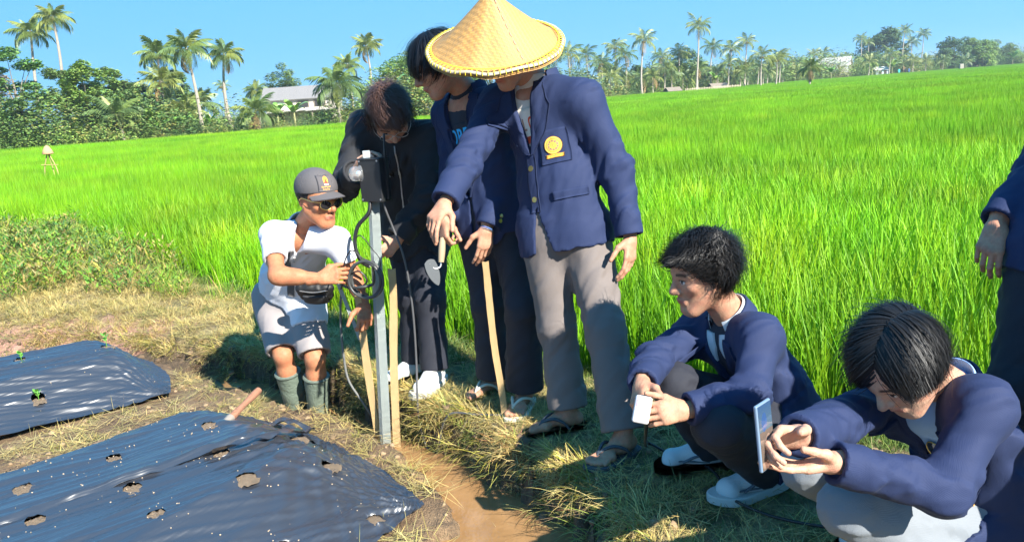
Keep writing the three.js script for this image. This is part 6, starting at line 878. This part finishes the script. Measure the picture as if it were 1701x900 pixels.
// broadleaf trees: a trunk with limbs and a crown of many small leaves in clumps
const TREE_COL = { layered: [0.13, 0.27, 0.05], broad: [0.16, 0.25, 0.055], light: [0.22, 0.35, 0.06], dark: [0.10, 0.19, 0.05], dry: [0.30, 0.22, 0.14] };
const mLeaf = {}; for (const k in TREE_COL) mLeaf[k] = phy({ color: L(...TREE_COL[k]), vertexColors: true, roughness: 0.6, transmission: k === 'dry' ? 0 : 0.2, thickness: 0, side: THREE.DoubleSide });
const mBark = std({ color: L(0.24, 0.20, 0.16), roughness: 0.95 });
function leafCloud(clumps, per, size) {
  const pos = [], idx = [], col = [];
  for (const [cx, cy, cz, r, fl] of clumps) { const tint = rr(0.8, 1.2); for (let i = 0; i < per; i++) { const a = rnd() * tau, u = rr(-1, 1), q = Math.sqrt(1 - u * u), k = r * Math.cbrt(rr(0.25, 1)), x = cx + Math.cos(a) * q * k, y = cy + u * k * fl, z = cz + Math.sin(a) * q * k, s = size * rr(0.6, 1.3), b = rnd() * tau, e = rr(-0.9, 0.6), c = pos.length / 3, dx = Math.cos(b) * s, dz = Math.sin(b) * s, dy = e * s * 0.6, w = 0.32; pos.push(x, y, z, x + dx * 0.5 - dz * w, y + dy * 0.4, z + dz * 0.5 + dx * w, x + dx, y + dy, z + dz, x + dx * 0.5 + dz * w, y + dy * 0.4 + 0.2 * s, z + dz * 0.5 - dx * w); idx.push(c, c + 1, c + 2, c, c + 2, c + 3); const v = tint * rr(0.75, 1.25), yl = rr(-0.15, 0.2); for (let j = 0; j < 4; j++) col.push(v * (1 + yl), v, v * (1 - yl)); } }
  return geoFrom(pos, idx, null, col);
}
{
  const list = TREES.map((t) => t).sort((a, b) => a[0] / -a[1] - b[0] / -b[1]), words = { layered: 'airy layered green', broad: 'rounded mid green', light: 'pale green', dark: 'dense dark green', dry: 'sparse dry brown' };
  list.forEach(([x, z, cy, ox, oz, [w, kind]], i) => {
    const R = w * (-z < 120 ? 0.42 : 0.5), G = thing('broadleaf_tree', words[kind] + ' broadleaf tree, ' + ORD[i] + ' from the left among the leafy trees', 'tree', [x, -0.15, z], 'broadleaf trees along the field edge'), cl = [], n = kind === 'layered' ? 26 : 24, hh = Math.max(R * 0.9, cy * 0.5), limbs = [];
    for (let k = 0; k < n; k++) { const a = k * 2.4 + rr(-0.4, 0.4), u = rr(-0.9, 1), q = Math.sqrt(Math.max(0.05, 1 - u * u)) * R * rr(0.45, 1), c = [Math.cos(a) * q, cy + u * hh * (kind === 'layered' ? 1.1 : 0.85), Math.sin(a) * q, R * rr(0.26, 0.42), kind === 'layered' ? 0.4 : 0.8]; cl.push(c); if (k % 3 === 0) limbs.push(tube([V(0, cy * 0.35, 0), V(c[0] * 0.4, mix(cy * 0.45, c[1], 0.6), c[2] * 0.4), V(c[0], c[1], c[2])], (t) => (0.05 + R * 0.012) * (1 - 0.8 * t), 6, 8)); }
    const far = -z > 120; part('trunk', merged([tube([V(0, -0.1, 0), V(0.08, cy * 0.3, 0.05), V(-0.03, cy * 0.6, 0), V(0, cy * 1.1, 0)], (t) => (0.09 + R * 0.03) * (1.3 - t), 8, 12), ...limbs]), mBark, G);
    part('crown', leafCloud(cl, kind === 'dry' ? 60 : far ? 260 : 260, far ? R * 0.12 : 0.24), mLeaf[kind], G);
  });
}
{ // banana plants: big split leaves
  const leaf = (() => { const pos = [], idx = []; for (let i = 0; i <= 14; i++) { const t = i / 14, a = 1.15 - 1.9 * t * t, w = 0.15 * Math.sin(Math.min(1, t + 0.08) * Math.PI) ** 0.6 + 0.004; const x = Math.sin(t * 1.25) * 0.8, y = 0.75 * t - 0.62 * t * t * t; for (const s of [-1, 0, 1]) pos.push(x, y - Math.abs(s) * w * 0.35 + 0.012 * Math.abs(s) * (i % 2), s * w * (i % 3 === 1 ? 0.86 : 1)); } for (let i = 0; i < 14; i++) for (let k = 0; k < 2; k++) { const a = i * 3 + k; idx.push(a, a + 1, a + 3, a + 1, a + 4, a + 3); } return geoFrom(pos, idx); })();
  const mB = [phy({ color: L(0.17, 0.36, 0.05), roughness: 0.45, transmission: 0.25, thickness: 0, side: THREE.DoubleSide }), phy({ color: L(0.27, 0.40, 0.06), roughness: 0.45, transmission: 0.25, thickness: 0, side: THREE.DoubleSide })], mS = std({ color: L(0.35, 0.33, 0.16), roughness: 0.7 });
  [[-26.3, -57, 1.6], [-24.9, -57.5, 1.9], [-24.1, -57, 1.5], [-22.9, -58, 1.7], [-21.7, -60, 1.5], [-19.4, -70, 2.0], [-18.2, -71, 2.2], [-11.6, -70, 2.6], [-9.8, -74, 3.2], [-8.6, -76, 3.4], [36.5, -136, 2.6], [70, -170, 2.6], [160, -251, 3.5], [98, -201, 3.2], [87, -188, 3.0]].forEach(([x, z, s], i) => { const G = thing('banana_plant', 'banana plant with broad arching leaves, ' + ORD[i] + ' from the left along the field edge', 'banana plant', [x, -0.15, z], 'banana plants along the field edge'); part('stem', tube([[0, -0.1, 0], [0.02, 0.5 * s, 0], [0, 0.85 * s, 0]], (t) => 0.09 * (1.2 - 0.5 * t), 8, 8), mS, G); for (let k = 0; k < 8; k++) { const l = part('leaf', leaf, pick(mB), G); l.position.set(0, 0.8 * s * rr(0.85, 1), 0); l.rotation.set(0, k * 2.4 + rr(-0.3, 0.3), rr(-0.2, 0.55), 'YZX'); l.scale.setScalar(s * rr(0.7, 1)); } });
  const list = [[-39, -66], [-34, -62], [-31, -64], [-29, -60], [-27, -61]];
}
{ // the low thicket that closes the field edge, one mass
  const geos = [leafCloud([[0, 0.5, 0, 0.75, 0.8], [0.5, 0.35, 0.2, 0.5, 0.8], [-0.5, 0.4, -0.1, 0.55, 0.8]], 210, 0.082), leafCloud([[0, 0.6, 0, 0.7, 1.1], [0.3, 0.3, -0.2, 0.5, 0.8]], 250, 0.076)], lists = [[], []];
  for (let x = -62; x < 250; x += x < 0 ? 0.55 : 1.5) for (let k = 0; k < 5; k++) {
    const px = x + rr(-0.6, 0.6), z0 = farZ(px), dist = -z0, far = sstep(85, 130, dist), z = z0 - (k === 0 ? rr(0.2, 1.2) : rr(1, 10)) * mix(1, 1.8, far); if (Math.abs(px) > -z * 0.85 + 8) continue; const az = px / -z;
    const gap = az > -0.325 && az < -0.20 ? 0.35 : 1, ht = mix(2.3, 3.6, far) * (k === 0 ? 0.55 : rr(0.7, 1.35)) * gap * (0.75 + 0.6 * sstep(-0.35, 0.35, n2(px * 0.12, 3)));
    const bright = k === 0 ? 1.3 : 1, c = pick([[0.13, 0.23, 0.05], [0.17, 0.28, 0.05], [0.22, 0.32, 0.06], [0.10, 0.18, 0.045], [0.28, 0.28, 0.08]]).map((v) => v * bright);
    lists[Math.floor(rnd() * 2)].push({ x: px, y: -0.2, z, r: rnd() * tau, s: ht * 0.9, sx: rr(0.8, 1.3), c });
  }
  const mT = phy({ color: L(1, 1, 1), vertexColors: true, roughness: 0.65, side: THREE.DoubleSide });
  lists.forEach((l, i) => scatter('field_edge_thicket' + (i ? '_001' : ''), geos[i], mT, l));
}
// ---------- buildings ----------
const mRoofGrey = std({ color: L(0.25, 0.235, 0.225), roughness: 0.85, bumpMap: rep(T_streak, 6, 2), bumpScale: 0.02 }), mRoofPale = std({ color: L(0.50, 0.48, 0.46), roughness: 0.8 }), mRoofRed = std({ color: L(0.33, 0.13, 0.09), roughness: 0.85 }), mWallPale = std({ color: L(0.58, 0.52, 0.45), roughness: 0.9, bumpMap: rep(T_grain, 1), bumpScale: 0.02 }), mWallWood = std({ color: L(0.30, 0.24, 0.18), roughness: 0.95 }), mDark = std({ color: L(0.03, 0.03, 0.03), roughness: 0.9 }), mPost = std({ color: L(0.22, 0.18, 0.14), roughness: 0.9 }), mBlue = std({ color: L(0.45, 0.58, 0.68), roughness: 0.8 });
function building(name, label, x, z, w, d, h, rh, turn, mw, mr, o = {}) {
  const G = thing(name, label, 'building', [x, -0.15, z]); G.rotation.y = turn; const ov = o.over ?? 0.4;
  part('wall', box(w, h, 0.15, 0, h / 2, d / 2), mw, G); part('wall', box(w, h, 0.15, 0, h / 2, -d / 2), mw, G); part('wall', box(0.15, h, d - 0.16, w / 2 - 0.08, h / 2, 0), mw, G); part('wall', box(0.15, h, d - 0.16, -w / 2 + 0.08, h / 2, 0), mw, G);
  const sl = Math.atan2(rh, d / 2), len = Math.hypot(rh, d / 2) + ov;
  for (const s of [-1, 1]) { const g = new THREE.BoxGeometry(w + ov * 2, 0.08, len); g.translate(0, 0.06, len / 2); g.rotateX(sl); if (s < 0) g.rotateY(Math.PI); g.translate(0, h + rh, 0); part('roof_slope', g, mr, G); }
  const gb = new THREE.Shape(); gb.moveTo(-d / 2, 0); gb.lineTo(d / 2, 0); gb.lineTo(0, rh); for (const s of [-1, 1]) { const g = new THREE.ExtrudeGeometry(gb, { depth: 0.1, bevelEnabled: false }); g.rotateY(Math.PI / 2); g.translate(s * (w / 2 - 0.12), h, 0); part('gable', g, mw, G); }
  (o.open ?? []).forEach(([ux, uy, uw, uh, n]) => { const f = part(n ?? 'window', box(uw, uh, 0.06, ux, uy, d / 2 + 0.09), mDark, G); part('frame', merged([box(uw + 0.16, 0.08, 0.1, ux, uy + uh / 2 + 0.04, d / 2 + 0.1), box(0.08, uh, 0.1, ux - uw / 2 - 0.04, uy, d / 2 + 0.1), box(0.08, uh, 0.1, ux + uw / 2 + 0.04, uy, d / 2 + 0.1)]), mPost, f); });
  return G;
}
const shedG = building('field_shed', 'long weathered two storey shed with grey roof in the left tree line', -18.2, -75.5, 6.4, 4, 2.7, 1.0, 0.1, mWallPale, mRoofGrey, { open: [[-2.1, 0.9, 0.8, 1.5, 'door'], [0.1, 2.1, 0.9, 0.5], [1.6, 2.1, 0.9, 0.5], [1.3, 0.7, 1.7, 1.1, 'doorway']] });
part('lean_to_roof', box(6.2, 0.07, 1.7, 0, 1.55, 2.75).applyMatrix4(new THREE.Matrix4()), mRoofPale, shedG); for (const x of [-2.9, -1, 1, 2.9]) part('porch_post', box(0.1, 1.5, 0.1, x, 0.77, 3.4), mPost, shedG);
building('small_house', 'small white house glimpsed between the two standing people', -6.1, -73, 1.5, 1.5, 0.9, 0.5, 0.2, mWallPale, mRoofPale, { open: [[0, 0.45, 0.4, 0.6, 'door']] });
building('field_hut', 'low pale hut at the edge of the palm grove', 26.5, -123.5, 1.5, 1.4, 0.7, 0.4, 0.2, mWallPale, mPost, { open: [[0.2, 0.4, 0.5, 0.6, 'door']] });
building('thatched_hut', 'brown roofed hut behind the bamboo fence', 36.0, -133, 2.4, 2.0, 0.6, 0.6, 0.3, mWallWood, mPost);
building('red_roofed_house', 'house with red tiled roof rising behind the palms', 61.5, -180, 3.6, 3.4, 1.5, 1.2, 0.4, mWallPale, mRoofRed);
building('barn', 'large barn with steep pale grey roof in the far tree line', 82.5, -199, 7.5, 9, 1.3, 4.0, -0.6, mWallPale, mRoofPale, { open: [[1, 0.6, 1.6, 1.2, 'door']] });
building('blue_house', 'small pale blue house under the far palms', 95.5, -203, 3.6, 3, 1.6, 0.7, 0.2, mBlue, mRoofPale, { open: [[-0.6, 0.9, 0.7, 0.7], [0.8, 0.8, 0.7, 1.3, 'door']] });
building('roadside_house', 'dark house with red roof edge between the far right trees', 137.5, -238, 6, 4, 1.7, 0.9, 0.3, mWallWood, mRoofRed, { open: [[-1.5, 0.9, 1, 0.9], [1.2, 0.9, 1, 0.9]] });
{
  const G = thing('bamboo_fence', 'pale picket fence of bamboo before the palm grove', 'fence', [27.8, -0.15, -120.5]), mF = std({ color: L(0.52, 0.44, 0.30), roughness: 0.9 });
  for (let i = 0; i < 34; i++) part('picket', box(0.09, rr(0.75, 1.05), 0.05, i * 0.3, 0.42, -i * 0.17), mF, G);
  for (const y of [0.35, 0.7]) part('rail', tube([[0, y, 0.05], [9.9, y, -5.56]], 0.035, 6, 6), mF, G);
}
{ // bird scarer in the rice
  const G = thing('scarecrow', 'small bamboo scarecrow with a straw cap in the rice on the left', 'scarecrow', [-10.9, -0.15, -19.2]), mF = std({ color: L(0.40, 0.32, 0.12), roughness: 0.8 });
  for (const [x, z] of [[-0.13, 0], [0.13, 0.02], [0, -0.1]]) part('leg', tube([[x, 0, z], [x * 1.25, 0.55, z], [x * 0.1, 1.0, 0]], 0.014, 6, 8), mF, G);
  part('straw_cap', new THREE.LatheGeometry([[0.0, 0.2], [0.05, 0.17], [0.1, 0.08], [0.13, 0.0], [0.09, -0.02], [0, 0.0]].map(([a, b]) => new THREE.Vector2(a, b)), 14).translate(0, 0.98, 0), std({ color: L(0.50, 0.30, 0.16), roughness: 0.9 }), G); part('cross_bar', tube([[-0.2, 0.72, 0.02], [0.2, 0.70, 0.02]], 0.012, 6, 4), mF, G);
}
{ // far people at the field edge: bodies too small to show more
  [['teal', [0.05, 0.45, 0.42], 100.0], ['black', [0.02, 0.02, 0.022], 101.6], ['dark blue', [0.04, 0.10, 0.22], 102.5]].forEach(([w, c, x]) => { const G = thing('person', 'tiny distant person in ' + w + ' clothes standing at the far field edge', 'person', [x, -0.15, -201.5]), F = { o: V(0, 0, 0), x: V(1, 0, 0), y: V(0, 1, 0), z: V(0, 0, 1) }; part('body', solid([el(F, [0, 1.58, 0], [0.09, 0.12, 0.1]), rc(V(0, 1.4, 0), V(0, 1.5, 0), 0.06, 0.06)], 0.03), std({ color: L(0.35, 0.18, 0.11) }), G); part('clothes', solid([ec(V(0, 1.35, 0), V(0, 0.85, 0), V(1, 0, 0), [0.19, 0.12], [0.17, 0.12]), rc(V(-0.1, 0.85, 0), V(-0.11, 0.05, 0), 0.1, 0.07), rc(V(0.1, 0.85, 0), V(0.11, 0.05, 0), 0.1, 0.07), rc(V(-0.2, 1.32, 0), V(-0.25, 0.8, 0.05), 0.06, 0.045), rc(V(0.2, 1.32, 0), V(0.25, 0.8, 0.05), 0.06, 0.045)], 0.03), std({ color: L(...c), roughness: 0.9 }), G); });
}
{ const G = thing('boundary_stone', 'pale upright boundary stone near the far right trees', 'stone', [116.5, -0.2, -203]); const g = new RoundedBoxGeometry(1.0, 1.7, 0.6, 3, 0.12); g.translate(0, 0.85, 0); part('slab', g, std({ color: L(0.32, 0.30, 0.24), roughness: 0.95 }), G); part('plinth', box(1.3, 0.3, 0.9, 0, 0.15, 0, 0.05), std({ color: L(0.45, 0.42, 0.36), roughness: 0.95 }), G); }
scene.fog = new THREE.FogExp2(new THREE.Color(0.72, 0.85, 1.0), 0.00045);
renderer.render(scene, camera);
